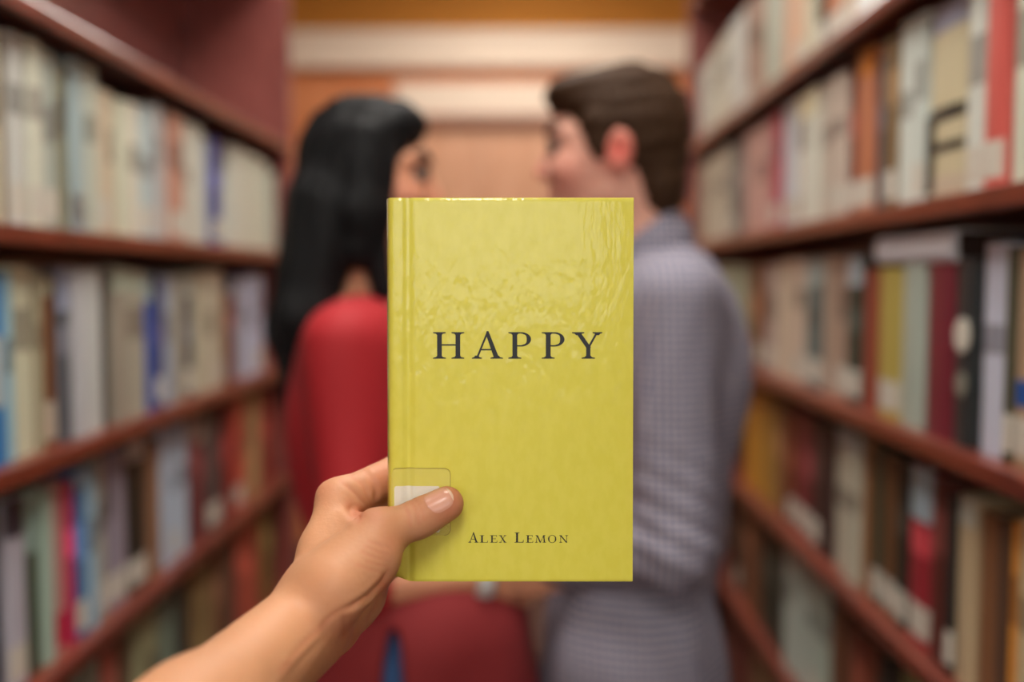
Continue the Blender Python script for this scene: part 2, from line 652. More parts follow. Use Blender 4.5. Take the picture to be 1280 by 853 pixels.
def make_book(sgn, x, y, z, t, h, d, rgb, cname, row, lean=0.0, label=None, top=None, band=None, tag_white=True):
    """spine faces the aisle. sgn -1: left bookcase"""
    rnd = min(0.35 * t, 0.006) if t > 0.012 else 0.003
    o = link('book', cover_mesh(t, h, d, rnd), M_COVER)
    o.color = (*lin(rgb), 1)
    rz = 0 if sgn > 0 else math.pi
    o.rotation_euler = (0, 0, rz)
    o.location = (x, y, z)
    if lean:
        # tip about the lower far or near corner so that it rests on the shelf
        M = Matrix.Translation((x, y, z)) @ Matrix.Rotation(lean, 4, 'X')
        off = abs(t / 2 * math.sin(lean))
        o.matrix_world = Matrix.Translation((0, 0, off)) @ M @ Matrix.Rotation(rz, 4, 'Z')
    pb = link('page_block', bpy.data.meshes.new('page_block'), M_PAGES, o)
    bm = bmesh.new()
    add_box(bm, (0.0045, -t / 2 + 0.003, 0.004), (d - 0.004, t / 2 - 0.003, h - 0.004))
    bm.to_mesh(pb.data)
    bm.free()

    def wrap(name, z0, z1, mat, colr=None, e=0.0004):
        poly = []
        n = 6
        for i in range(n + 1):
            a = math.pi * (0.06 + 0.88 * i / n) - math.pi / 2
            poly.append((-(rnd + e) * math.cos(a) + 0.001, -math.sin(a) * (t / 2 - 0.0006)))
        for i in range(n, -1, -1):
            a = math.pi * (0.06 + 0.88 * i / n) - math.pi / 2
            poly.append((-(rnd - 0.0004) * math.cos(a) + 0.001, -math.sin(a) * (t / 2 - 0.0010)))
        p = prism(name, poly, z0, z1, mat, o)
        if colr:
            p.color = (*lin(colr), 1)
        return p
    if top is not None:                      # a differently coloured head of the spine
        wrap('spine_head_print', h * (1 - top[1]), h * 0.995, M_BAND, top[0])
    if band is not None:                     # printed title block(s)
        for (z0, z1, c) in band:
            wrap('spine_title_print', h * z0, h * z1, M_BAND, c)
    if tag_white:
        wrap('spine_label', 0.012, 0.012 + 0.042, M_LABEL)
    BOOKS.append(dict(o=o, c=cname, row=row, y=y, sgn=sgn, label=label))
    return o


ROWN = ['top', 'second', 'third', 'fourth', 'fifth']


def row(sgn, X, level, clear, rowi, py, segs):
    """segs: (px0, px1, colour name, rgb, height fraction, extras)"""
    zb = EYE + level + BT / 2 + 0.0005
    xs = X + sgn * 0.018
    r = random.Random(rowi * 17 + (3 if sgn > 0 else 0))
    for sg in segs:
        px0, px1, cname, rgb, hf = sg[:5]
        ex = dict(sg[5]) if len(sg) > 5 else {}
        y0 = ray_plane_x(px0, py, xs).y if px0 is not None else sg[5]['y0']
        y1 = ray_plane_x(px1, py, xs).y if px0 is not None else sg[5]['y1']
        ex.pop('y0', None)
        ex.pop('y1', None)
        y0, y1 = min(y0, y1), max(y0, y1)
        n = ex.pop('n', None) or max(1, round((y1 - y0) / 0.047))
        ws = [r.uniform(0.8, 1.2) for _ in range(n)]
        tot = sum(ws)
        ya = y0
        for i in range(n):
            t = (y1 - y0) * ws[i] / tot
            yc = ya + t / 2
            ya += t
            jit = r.uniform(-7, 7)
            c = tuple(max(0, min(255, (v + jit + r.uniform(-2, 2)) * g)) for v, g in zip(rgb, (1.0, 1.025, 1.03)))
            hh = clear * hf * r.uniform(0.97, 1.02)
            hh = min(hh, clear - 0.004)
            e = dict(ex)
            if 'band' not in e and r.random() < 0.55:
                lum = sum(rgb) / 3
                bc = tuple(v * 0.74 for v in rgb) if lum > 110 else tuple(min(255, v * 1.2 + 24) for v in rgb)
                z0 = r.uniform(0.45, 0.6)
                e['band'] = [(z0, z0 + r.uniform(0.12, 0.25), bc)]
            if 'tag_white' not in e:
                e['tag_white'] = r.random() < 0.28
            dd = r.uniform(0.15, 0.19)
            make_book(sgn, xs + sgn * (0.006 + r.uniform(0, 0.008)), yc, zb, t * 0.975, hh, dd, c, cname, rowi, **e)


CREAM, WHITE, GREY = (206, 200, 180), (214, 212, 202), (176, 174, 164)
# ---- bookcase beside the woman (photo left)
row(-1, XL, LEVELS_L[1], 0.259, 0, 190, [
    (349, 341, 'pale green', (176, 184, 168), 0.78), (340, 294, 'cream', (206, 204, 186), 0.86, dict(n=3)),
    (283, 271, 'violet blue', (70, 74, 142), 0.84, dict(n=1, lean=0.05, tag_white=True)), (266, 260, 'light blue', (172, 184, 196), 0.84),
    (259, 233, 'ivory', (204, 198, 184), 0.88), (233, 216, 'salmon', (186, 132, 114), 0.90, dict(n=1)), (216, 196, 'grey', (184, 180, 178), 0.9, dict(n=2)),
    (196, 181, 'light blue', (186, 198, 198), 0.88), (181, 151, 'cream', (214, 208, 188), 0.84, dict(n=2)), (151, 130, 'beige', (206, 186, 158), 0.86, dict(n=2)),
    (130, 113, 'ivory', (190, 194, 178), 0.95, dict(n=1)), (113, 96, 'blue grey', (160, 174, 178), 0.95, dict(band=[(0.04, 0.22, (86, 104, 140))], n=1)),
    (96, 79, 'olive', (132, 130, 108), 0.9, dict(n=1)), (79, 63, 'grey', (176, 180, 172), 0.92, dict(n=1)), (62, 42, 'white', (216, 212, 196), 0.92, dict(n=1, tag_white=True)),
    (42, 21, 'pale grey', (196, 196, 188), 0.93, dict(n=1)), (20, 14, 'brown', (126, 106, 86), 0.9), (13, -12, 'cream', (212, 204, 178), 0.95, dict(n=1)),
    (-14, -80, 'taupe', (150, 140, 126), 0.92)])
row(-1, XL, LEVELS_L[2], 0.269, 1, 400, [
    (333, 314, 'lavender', (188, 188, 210), 0.86, dict(n=2)), (314, 299, 'lilac grey', (172, 172, 188), 0.84, dict(n=1)), (297, 286, 'maroon', (106, 46, 36), 0.72),
    (285, 248, 'beige', (192, 180, 156), 0.90, dict(n=3)), (247, 236, 'slate', (74, 80, 92), 0.86, dict(top=((170, 176, 170), 0.15))),
    (235, 222, 'khaki', (160, 154, 130), 0.88), (222, 210, 'light blue', (158, 168, 186), 0.88), (209, 200, 'navy', (66, 56, 96), 0.86),
    (200, 190, 'royal blue', (26, 84, 168), 0.88, dict(top=((172, 204, 206), 0.2), n=1, tag_white=False)),
    (188, 164, 'grey', (178, 170, 152), 0.90, dict(n=1, top=((190, 204, 184), 0.16))), (164, 146, 'taupe', (158, 148, 132), 0.90, dict(n=1, top=((186, 200, 180), 0.16))),
    (145, 132, 'charcoal', (64, 68, 64), 0.86), (131, 113, 'white', (206, 204, 202), 0.90, dict(n=1)), (113, 96, 'pale grey', (196, 194, 196), 0.90, dict(n=1)),
    (95, 80, 'dark grey', (92, 94, 104), 0.90, dict(top=((158, 166, 190), 0.25), n=1)), (79, 61, 'brown', (126, 80, 52), 0.88, dict(band=[(0.04, 0.26, (190, 176, 158))], n=1, top=((176, 172, 146), 0.12))),
    (60, 51, 'tan', (176, 164, 136), 0.9), (50, 23, 'cream', (204, 200, 174), 0.91, dict(n=1)), (22, 12, 'pale blue', (150, 186, 198), 0.9, dict(n=1)),
    (11, -10, 'bright blue', (36, 116, 180), 0.9, dict(n=1, band=[(0.3, 0.66, (176, 190, 196))])), (-12, -90, 'taupe', (140, 128, 118), 0.9)])
row(-1, XL, LEVELS_L[3], 0.264, 2, 600, [
    (344, 330, 'dark red', (140, 46, 40), 0.9), (329, 315, 'tan', (178, 144, 100), 0.9), (315, 296, 'coral red', (196, 82, 64), 0.94, dict(n=2)),
    (295, 282, 'dark red', (128, 40, 38), 0.9), (281, 263, 'charcoal', (78, 72, 72), 0.88, dict(n=2, tag_white=True)), (262, 242, 'maroon', (108, 50, 50), 0.92, dict(n=2, top=((180, 160, 146), 0.2))),
    (240, 206, 'light blue', (178, 188, 204), 0.92, dict(n=3)), (205, 191, 'brown', (138, 100, 70), 0.9), (190, 166, 'black', (46, 42, 34), 0.95, dict(n=1, tag_white=True, top=((190, 186, 180), 0.14))),
    (165, 141, 'lilac grey', (148, 136, 148), 0.95, dict(n=2)), (140, 126, 'khaki', (166, 160, 142), 0.93), (125, 112, 'pale blue', (160, 186, 202), 0.93, dict(n=1)),
    (111, 97, 'blue', (64, 106, 160), 0.93, dict(n=1, top=((150, 176, 200), 0.12))), (96, 86, 'magenta', (198, 42, 88), 0.88, dict(n=1, tag_white=False)),
    (85, 70, 'pink', (198, 146, 138), 0.9, dict(n=1, band=[(0.04, 0.24, (190, 44, 70))])), (69, 56, 'pale green', (172, 190, 174), 0.92, dict(n=1)),
    (55, 39, 'dark green', (72, 84, 68), 0.92, dict(n=1, top=((150, 178, 168), 0.35))), (37, 12, 'lilac white', (188, 182, 194), 0.92, dict(n=1, top=((60, 54, 66), 0.2))),
    (10, -20, 'dark navy', (34, 40, 54), 0.92, dict(n=1)), (-22, -90, 'taupe', (140, 128, 118), 0.9)])
row(-1, XL, LEVELS_L[4], 0.269, 3, 740, [
    (345, 332, 'olive', (122, 104, 56), 0.95), (331, 302, 'coral red', (184, 82, 64), 0.93, dict(n=3)), (301, 291, 'black', (48, 44, 42), 0.9),
    (290, 271, 'brown', (124, 84, 60), 0.9, dict(n=2)), (270, 241, 'tan', (150, 120, 80), 0.9, dict(n=3)), (240, 226, 'charcoal', (60, 54, 50), 0.9),
    (225, 201, 'grey green', (128, 138, 122), 0.9, dict(n=2)), (200, 171, 'khaki', (158, 150, 114), 0.9, dict(n=2)), (170, 150, 'brown', (122, 92, 70), 0.9, dict(n=1)),
    (149, 131, 'salmon', (176, 92, 80), 0.92, dict(n=1)), (130, 96, 'grey green', (150, 156, 140), 0.9, dict(n=2)), (94, 40, 'dark red', (110, 44, 38), 0.9)])
row(-1, XL, LEVELS_L[5], 0.264, 4, 880, [
    (345, 320, 'brown', (110, 84, 66), 0.88), (318, 296, 'grey', (140, 136, 128), 0.86), (294, 262, 'dark red', (110, 48, 42), 0.9), (260, 220, 'tan', (150, 128, 96), 0.88)])
# ---- bookcase beside the man (photo right)
row(1, XR, LEVELS_R[0], 0.279, 0, 60, [
    (870, 888, 'pale grey', (192, 188, 176), 0.82, dict(n=2)), (888, 908, 'cream', (204, 198, 180), 0.84, dict(n=2)), (908, 929, 'white', (216, 214, 206), 0.88, dict(n=2)),
    (930, 949, 'taupe', (170, 140, 120), 0.86, dict(n=2)), (950, 974, 'pale green', (186, 190, 172), 0.9, dict(n=2)), (975, 999, 'peach', (214, 174, 146), 0.9, dict(n=2)),
    (1000, 1014, 'cream', (200, 190, 164), 0.9, dict(n=1)), (1015, 1024, 'dark brown', (70, 52, 44), 0.88), (1025, 1042, 'orange brown', (196, 122, 80), 0.9, dict(n=1)),
    (1043, 1060, 'peach', (206, 160, 126), 0.9, dict(n=1, tag_white=True)), (1061, 1088, 'white', (224, 222, 220), 0.9, dict(n=1)), (1089, 1110, 'coral red', (198, 92, 78), 0.9, dict(n=1, tag_white=True)),
    (1111, 1132, 'pink', (206, 150, 130), 0.9, dict(n=1)), (1134, 1210, 'beige', (196, 184, 160), 0.9)])
row(1, XR, LEVELS_R[1], 0.274, 1, 200, [
    (871, 877, 'taupe', (160, 132, 118), 0.84, dict(n=1)), (878, 909, 'cream', (194, 184, 164), 0.86, dict(n=4)), (910, 927, 'dark grey', (112, 108, 104), 0.84, dict(n=2)),
    (928, 958, 'pink', (208, 164, 154), 0.88, dict(n=3)), (960, 970, 'crimson', (176, 70, 88), 0.88), (972, 990, 'lavender', (196, 196, 204), 0.9, dict(n=1)),
    (991, 1017, 'cream', (216, 212, 198), 0.90, dict(n=2, top=((226, 216, 180), 0.2))), (1019, 1052, 'rose grey', (192, 174, 160), 0.90, dict(n=2)), (1053, 1061, 'dark red', (116, 48, 42), 0.88),
    (1062, 1084, 'salmon', (188, 116, 84), 0.93, dict(n=1, top=((212, 128, 30), 0.16), tag_white=True)), (1085, 1098, 'navy', (52, 56, 70), 0.84, dict(n=1)),
    (1099, 1114, 'olive', (122, 94, 60), 0.92, dict(n=1, tag_white=True)), (1116, 1147, 'white', (208, 212, 202), 0.92, dict(n=2)),
    (1149, 1195, 'beige', (196, 182, 150), 0.92, dict(n=1, top=((150, 152, 172), 0.14), band=[(0.02, 0.12, (196, 182, 160)), (0.40, 0.47, (24, 26, 24)), (0.24, 0.29, (40, 38, 32))], tag_white=False, label='thick beige book with a black arch and bluish top on its spine')),
    (1197, 1221, 'pale grey', (206, 206, 196), 0.95, dict(n=1, tag_white=True)), (1223, 1249, 'coral red', (212, 98, 90), 0.97, dict(n=1, tag_white=True)),
    (1251, 1275, 'ivory', (214, 212, 192), 0.97, dict(n=1)), (1277, 1330, 'taupe', (168, 156, 140), 0.95)])
row(1, XR, LEVELS_R[2], 0.279, 2, 430, [
    (884, 928, 'grey green', (160, 164, 140), 0.84, dict(n=5)), (930, 947, 'brown', (116, 68, 38), 0.84, dict(n=2)), (948, 964, 'rose grey', (178, 160, 150), 0.84, dict(n=1)),
    (965, 999, 'cream', (208, 188, 166), 0.86, dict(n=3)), (1000, 1021, 'slate green', (104, 116, 112), 0.84, dict(n=2, tag_white=True, top=((170, 184, 180), 0.2))),
    (1022, 1049, 'pinkish beige', (178, 150, 134), 0.86, dict(n=2)), (1050, 1069, 'dark green', (48, 60, 54), 0.86, dict(n=1, top=((176, 190, 198), 0.2), tag_white=True)),
    (1070, 1091, 'rust', (150, 70, 54), 0.80, dict(n=1)), (1092, 1121, 'mustard', (182, 160, 82), 0.80, dict(n=1, tag_white=True, lean=0.0)), (1122, 1151, 'pale green', (172, 182, 168), 0.80, dict(n=1)),
    (1153, 1186, 'maroon', (116, 34, 46), 0.80, dict(n=1, tag_white=False)), (1187, 1214, 'black', (42, 48, 50), 0.80, dict(n=1, tag_white=False, band=[], label='black book with a round white emblem on its spine beside the maroon one')),
    (1216, 1245, 'lavender', (190, 192, 208), 0.88, dict(n=1)), (1246, 1258, 'olive', (84, 80, 62), 0.86, dict(n=1)), (1259, 1300, 'tan', (168, 138, 110), 0.86, dict(n=2, band=[(0.28, 0.4, (30, 84, 160))], tag_white=True))])
row(1, XR, LEVELS_R[3], 0.264, 3, 640, [
    (926, 944, 'ochre', (198, 138, 46), 0.90, dict(n=2, tag_white=False)), (945, 960, 'mustard', (176, 134, 62), 0.90, dict(n=2)), (961, 971, 'tan', (140, 104, 70), 0.88), (972, 985, 'brown', (124, 66, 42), 0.88),
    (986, 1009, 'maroon', (120, 42, 48), 0.9, dict(n=2, tag_white=True)), (1010, 1034, 'dark brown', (56, 36, 34), 0.9, dict(n=2)), (1036, 1069, 'cream', (196, 188, 168), 0.92, dict(n=2, top=((186, 196, 196), 0.12))),
    (1070, 1084, 'orange brown', (142, 92, 52), 0.92, dict(n=1)), (1085, 1096, 'dark green', (60, 70, 54), 0.9, dict(n=1)), (1097, 1114, 'brown', (112, 76, 48), 0.9, dict(n=1, tag_white=True)),
    (1115, 1129, 'black', (42, 40, 34), 0.9, dict(n=1, tag_white=True)), (1131, 1159, 'crimson', (160, 44, 54), 0.93, dict(n=1, top=((166, 188, 200), 0.3), tag_white=True)), (1160, 1179, 'dark red', (84, 34, 30), 0.93, dict(n=1, tag_white=False)),
    (1180, 1191, 'black', (36, 36, 34), 0.86, dict(n=1)), (1192, 1214, 'tan', (196, 168, 136), 0.88, dict(n=1, top=((190, 192, 180), 0.15))), (1215, 1240, 'brown', (136, 90, 60), 0.86, dict(n=1)),
    (1241, 1259, 'dark brown', (84, 58, 44), 0.86, dict(n=1)), (1260, 1268, 'orange', (212, 136, 52), 0.86), (1269, 1300, 'ivory', (214, 192, 150), 0.9, dict(n=1))])
row(1, XR, LEVELS_R[4], 0.264, 4, 780, [
    (908, 922, 'dark brown', (70, 50, 40), 0.88), (923, 943, 'brown', (126, 82, 56), 0.9, dict(n=2)), (944, 974, 'dark green', (44, 52, 44), 0.88, dict(n=3, tag_white=False)),
    (976, 1002, 'white', (190, 198, 186), 0.92, dict(n=2)), (1003, 1029, 'pale grey', (182, 190, 178), 0.92, dict(n=2)), (1031, 1060, 'brown', (110, 70, 50), 0.88, dict(n=2)),
    (1061, 1090, 'rust', (124, 58, 42), 0.86, dict(n=2)), (1091, 1120, 'black', (46, 44, 40), 0.86, dict(n=2)), (1121, 1150, 'khaki', (172, 170, 120), 0.88, dict(n=2)), (1151, 1190, 'brown', (116, 80, 58), 0.9)])
row(1, XR, LEVELS_R[5], 0.264, 5, 880, [
    (900, 930, 'dark red', (96, 46, 38), 0.86), (932, 965, 'tan', (140, 110, 80), 0.88), (967, 1000, 'grey', (130, 124, 112), 0.86), (1002, 1040, 'brown', (104, 74, 54), 0.88)])

# labels: count alike books of a row from the far end
SHELFN = ['top', 'second', 'third', 'fourth', 'fifth', 'sixth']
byk = {}
for b in BOOKS:
    byk.setdefault((b['sgn'], b['row'], b['c']), []).append(b)
for (sg, rw, c), lst in byk.items():
    lst.sort(key=lambda b: -b['y'])
    side = 'woman' if sg < 0 else 'man'
    for i, b in enumerate(lst):
        if b['label']:
            lab = b['label']
        elif len(lst) == 1:
            lab = 'only %s book in the %s row of books, bookcase beside the %s' % (c, SHELFN[rw], side)
        else:
            lab = '%s %s book from the far end, %s row, bookcase beside the %s' % (ORD[i], c, SHELFN[rw], side)
        tag(b['o'], lab, 'book', 'books in the %s row beside the %s' % (SHELFN[rw], side))

# round emblem on the black book, and arch legs on the beige one
for b in BOOKS:
    if b['label'] and 'emblem' in b['label']:
        bm = bmesh.new()
        bmesh.ops.create_cone(bm, cap_ends=True, segments=32, radius1=0.021, radius2=0.021, depth=0.001,
                              matrix=Matrix.Translation((-0.0058, 0, 0.135)) @ Matrix.Rotation(math.pi / 2, 4, 'Y'))
        from_bm('spine_emblem', bm, M_LABEL, b['o'])
        bm = bmesh.new()
        bmesh.ops.create_cone(bm, cap_ends=True, segments=32, radius1=0.015, radius2=0.015, depth=0.001,
                              matrix=Matrix.Translation((-0.0058, 0, 0.075)) @ Matrix.Rotation(math.pi / 2, 4, 'Y'))
        e = from_bm('spine_seal', bm, M_BAND, b['o'])
        e.color = (*lin((130, 130, 118)), 1)
    if b['label'] and 'arch' in b['label']:
        ys = [v.co.y for v in b['o'].data.vertices]
        t = max(ys) - min(ys)
        e = box('spine_arch_print', (-0.0062, t * 0.28, 0.01), (-0.001, t * 0.46, 0.11), M_BAND, b['o'])
        e.color = (*lin((24, 26, 24)), 1)

# white book lying flat on top of the third row beside the man
ya, yb = ray_plane_x(1192, 310, XR + 0.02).y, ray_plane_x(1097, 310, XR + 0.02).y
top_z = max((b['o'].location.z + max(v.co.z for v in b['o'].data.vertices)) for b in BOOKS
            if b['sgn'] > 0 and b['row'] == 2 and ya - 0.03 < b['y'] < yb + 0.03)
fb = link('book', cover_mesh(0.040, yb - ya, 0.17, 0.007), M_COVER)
fb.color = (*lin((238, 242, 252)), 1)
fb.matrix_world = Matrix.Translation((XR + 0.022, ya, top_z + 0.0205)) @ Matrix.Rotation(-math.pi / 2, 4, 'X') @ Matrix.Identity(4)
pbm = bmesh.new()
add_box(pbm, (0.0045, -0.017, 0.004), (0.166, 0.017, yb - ya - 0.004))
from_bm('page_block', pbm, material('dark_page_edges', (58, 40, 36), 0.85, var=0.1, scale=200), fb)
tag(fb, 'white book lying flat on top of the third row beside the man', 'book', 'books in the third row beside the man')

def J(px, py, d):
    return np3(pt(px, py, d))


# ------------------------------------------------------------------ the couple
Z3 = np.array([0, 0, 1.0])


def head_prims(C, F, skull=((-.012, 0, .015), (.092, .074, .098))):
    S = np.cross(Z3, F)
    A = [F, S, Z3]
    o = lambda f, s, u: C + F * f + S * s + Z3 * u
    p = [ell(o(*skull[0]), skull[1], A, k=.02), ell(o(.030, 0, -.040), (.062, .060, .080), A, k=.03),
         cone(o(.066, -.010, -.098), o(.066, .010, -.098), .017, .017, k=.016)]
    for s in (-1, 1):
        p.append(cone(o(.058, .010 * s, -.096), o(-.004, .048 * s, -.066), .016, .018, k=.018))
        p.append(ell(o(.058, .036 * s, -.034), (.030, .024, .026), A, k=.015))
        p.append(cone(o(.082, .010 * s, .020), o(.068, .046 * s, .018), .012, .011, k=.012))
    for s in (-1, 1):
        p.append(ell(o(.096, .032 * s, -.002), (.016, .018, .012), A, k=.010, op='s'))
    p.append(cone(o(.083, 0, .004), o(.103, 0, -.034), .008, .0095, k=.010))
    for s in (-1, 1):
        p.append(cone(o(.094, .010 * s, -.038), o(.090, .012 * s, -.040), .007, .006, k=.006))
    p.append(cone(o(.084, -.018, -.066), o(.084, .018, -.066), .0075, .0075, k=.008))
    p.append(cone(o(.082, -.015, -.077), o(.082, .015, -.077), .008, .008, k=.006))
    for s in (-1, 1):
        p.append(ell(o(-.010, .077 * s, -.012), (.019, .010, .031), A, k=.006))
        p.append(ell(o(-.004, .086 * s, -.008), (.009, .008, .016), A, k=.006, op='s'))
        p.append(cone(o(-.008, .074 * s, -.036), o(-.006, .074 * s, -.040), .008, .007, k=.006))
    return p, o


def hand_prims(wr, d, n, r=1.0, curl=0.35, thumb=1):
    """simple five-finger hand at the end of a wrist: d = pointing, n = palm side"""
    d = d / np.linalg.norm(d)
    n = n - d * (n @ d)
    n /= np.linalg.norm(n)
    s = np.cross(d, n) * thumb
    p = [cone(wr, wr + d * .03 * r, .022, .022, k=.015, flat=(n, .75))]
    for i, (off, L, rr) in enumerate(((.027, .070, .0085), (.009, .078, .0088), (-.009, .072, .0084), (-.026, .056, .0075))):
        k0 = wr + d * .035 * r + s * off * .6
        k1 = wr + d * (.088 - .004 * abs(i - 1)) * r + s * off
        p.append(cone(k0, k1, .015, .0105, k=.010))
        a1 = d * math.cos(curl) + n * math.sin(curl)
        a2 = d * math.cos(curl * 2.2) + n * math.sin(curl * 2.2)
        k2 = k1 + a1 * L * .5 * r
        k3 = k2 + a2 * L * .5 * r
        p.append(cone(k1, k2, rr + .001, rr, k=.003))
        p.append(cone(k2, k3, rr, rr * .85, k=.003))
    t0 = wr + d * .02 * r + s * .022
    t1 = t0 + (d * .6 + s * .6 + n * .35) * .05 * r
    t2 = t1 + (d * .85 + s * .1 + n * .3) * .034 * r
    p.append(cone(t0, t1, .016, .011, k=.010))
    p.append(cone(t1, t2, .0105, .008, k=.004))
    return p


def face_bits(root, o, C, F, O, brow_rgb, iris_rgb):
    S = np.cross(Z3, F)
    mw = material('eye_white', (150, 132, 122), 0.35, var=0.03)
    mi = material('iris_%d' % iris_rgb[0], iris_rgb, 0.2, var=0.1)
    mb = material('brow_hair_%d' % brow_rgb[0], brow_rgb, 0.6, var=0.3, scale=300)
    for s in (-1, 1):
        ce_ = o(.077, .032 * s, -.002)
        bm = bmesh.new()
        bmesh.ops.create_uvsphere(bm, u_segments=16, v_segments=12, radius=.0125, matrix=Matrix.Translation(ce_ - np3(O)))
        ey = from_bm('eye', bm, mw, root, True)
        bm = bmesh.new()
        bmesh.ops.create_uvsphere(bm, u_segments=14, v_segments=10, radius=.0075, matrix=Matrix.Translation(ce_ + F * .0064 - np3(O)))
        from_bm('iris', bm, mi, ey, True)
        # upper lid with lashes, and brow
        a, b, c = o(.0855, .020 * s, .006), o(.0885, .033 * s, .0085), o(.079, .047 * s, .003)
        Pm, Qm = sdf_mesh([cone(a, b, .0032, .0036, k=.002), cone(b, c, .0036, .0030, k=.002)], .0012, 1)
        np_obj('eyelashes', Pm, Qm, mb, root, O)
        a, b, c = o(.0925, .014 * s, .022), o(.0865, .034 * s, .029), o(.072, .052 * s, .024)
        Pm, Qm = sdf_mesh([cone(a, b, .0036, .0036, k=.003), cone(b, c, .0036, .0024, k=.003)], .0015, 1)
        np_obj('eyebrow', Pm, Qm, mb, root, O)


def legs(hips, F, S, floor=0.0, w=.085, r=(.085, .055, .042)):
    p, q = [], []
    feet = []
    for s in (-1, 1):
        h0 = hips + S * w * s + Z3 * -.02
        an = np.array([h0[0], h0[1], .085]) + S * .005 * s
        kn = (h0 + an) / 2 + F * .02
        kn[2] = .48
        p += [cone(h0, kn, r[0], r[1], k=.03), cone(kn, an, r[1], r[2], k=.02)]
        q += [cone(an, an + F * .12 + Z3 * -.05, .036, .030, k=.02), cone(an + Z3 * -.045 - F * .02, an + F * .12 - Z3 * .05, .032, .03, k=.02)]
        feet.append(an)
    return p, q, feet


def shoe(root, an, F, O, mat, name='shoe'):
    S = np.cross(Z3, F)
    pr = [cone(an + Z3 * .015 - F * .01, an - Z3 * .03, .048, .05, k=.03), cone(an - F * .035 - Z3 * .040, an + F * .16 - Z3 * .045, .042, .040, k=.03)]
    Pm, Qm = sdf_mesh(pr, .006, 2, clip=lambda X, Y, Z: (0.012 - Z) + 0 * X + 0 * Y)
    u = np_obj(name, Pm, Qm, mat, root, O)
    pr = [cone(an - F * .035 - Z3 * .060, an + F * .16 - Z3 * .060, .045, .043, k=.02, flat=(Z3, .4))]
    Pm, Qm = sdf_mesh(pr, .005, 1, clip=lambda X, Y, Z: (0.001 - Z) + 0 * X + 0 * Y)
    np_obj('sole', Pm, Qm, material('rubber_sole', (60, 52, 48), 0.8), u, O)


# ---- the man: profile to the left, checked shirt
Fm = np.array([-1.0, 0.06, 0.0])
Fm /= np.linalg.norm(Fm)
Sm = np.cross(Z3, Fm)
Cm = J(764, 186, 1.45)
hipm = J(787, 835, 1.47)
MO = (hipm[0], hipm[1], 0.0)
man = tag(empty('person', MO), 'man with short brown hair in a blue checked shirt, facing the woman', 'person')
Am = [Fm, Sm, Z3]
shN, shF = J(846, 384, 1.31), J(812, 376, 1.63)
elN, elF = J(838, 684, 1.27), J(800, 640, 1.68)
wrN, wrF = J(650, 690, 1.38), J(665, 650, 1.60)
hp_, o_m = head_prims(Cm, Fm)
torso_m = [ell(J(826, 470, 1.47), (.112, .165, .19), Am, k=.04), ell(J(802, 650, 1.47), (.110, .150, .18), Am, k=.05), ell(J(790, 830, 1.47), (.115, .160, .13), Am, k=.05),
           cone(J(836, 392, 1.36), J(818, 386, 1.58), .062, .062, k=.04)]
arms_m = []
for a, b, c in ((shN, elN, wrN), (shF, elF, wrF)):
    arms_m += [cone(a, b, .050, .040, k=.03), cone(b, c, .040, .027, k=.012)]
neck_m = [cone(J(818, 345, 1.47), J(780, 250, 1.455), .058, .056, k=.03)]
lg, ft, ank = legs(hipm, Fm, Sm)
body = hp_ + neck_m + torso_m + arms_m + lg + ft
body += hand_prims(wrN, wrN - elN, np.array([0.2, 1, 0.1]), curl=.3) + hand_prims(wrF, wrF - elF, np.array([0.2, -1, 0.1]), curl=.3, thumb=-1)
Pm, Qm = sdf_mesh(body, .005, 2)
ear = o_m(-.010, .077, -.012)
f_ = np.zeros(len(Pm))
for c, w, a in [(o_m(-.010, .08, -.012), .03, 1.0), (o_m(-.010, -.08, -.012), .03, 1.0), (o_m(.06, .05, -.04), .03, .35), (o_m(.06, -.05, -.04), .03, .35), (o_m(.11, 0, -.036), .02, .5), (o_m(.085, 0, -.07), .014, .8)]:
    f_ = np.maximum(f_, a * np.exp(-(np.linalg.norm(Pm - c, axis=1) / w) ** 2))
np_obj('body', Pm, Qm, M_SKIN_M, man, MO, f_)
face_bits(man, o_m, Cm, Fm, MO, (58, 38, 26), (40, 28, 20))
# hair
hm = [ell(o_m(-.022, 0, .026), (.096, .083, .098), Am, k=.02), ell(o_m(-.066, 0, -.050), (.045, .062, .062), Am, k=.02), ell(o_m(.036, 0, .072), (.054, .062, .034), Am, k=.025), ell(o_m(.052, .006, .076), (.040, .050, .022), Am, k=.02)]
for s in (-1, 1):
    hm.append(cone(o_m(.026, .070 * s, .030), o_m(.018, .071 * s, -.018), .014, .009, k=.012))
hm.append(ell(o_m(.100, 0, -.035), (.070, .11, .088), Am, k=.010, op='s'))
hm.append(ell(o_m(.014, 0, -.075), (.042, .12, .060), Am, k=.012, op='s'))
for s in (-1, 1):
    hm.append(ell(o_m(-.010, .088 * s, -.014), (.022, .020, .033), Am, k=.006, op='s'))
Pm, Qm = sdf_mesh(hm, .0035, 2)
Nm = vnormals(Pm, Qm)
Pm = Pm + Nm * (wob(Pm @ np.array(Am).T, .0035, (60, 60, 160), 3) + wob(Pm, .002, (300, 300, 300), 4))[:, None]
M_HAIR_M = material('brown_hair', (58, 38, 22), 0.6, spec=0.15, var=0.35, scale=120, stretch=(1, 4, 4), bump=0.5, bscale=350)
np_obj('hair', Pm, Qm, M_HAIR_M, man, MO)
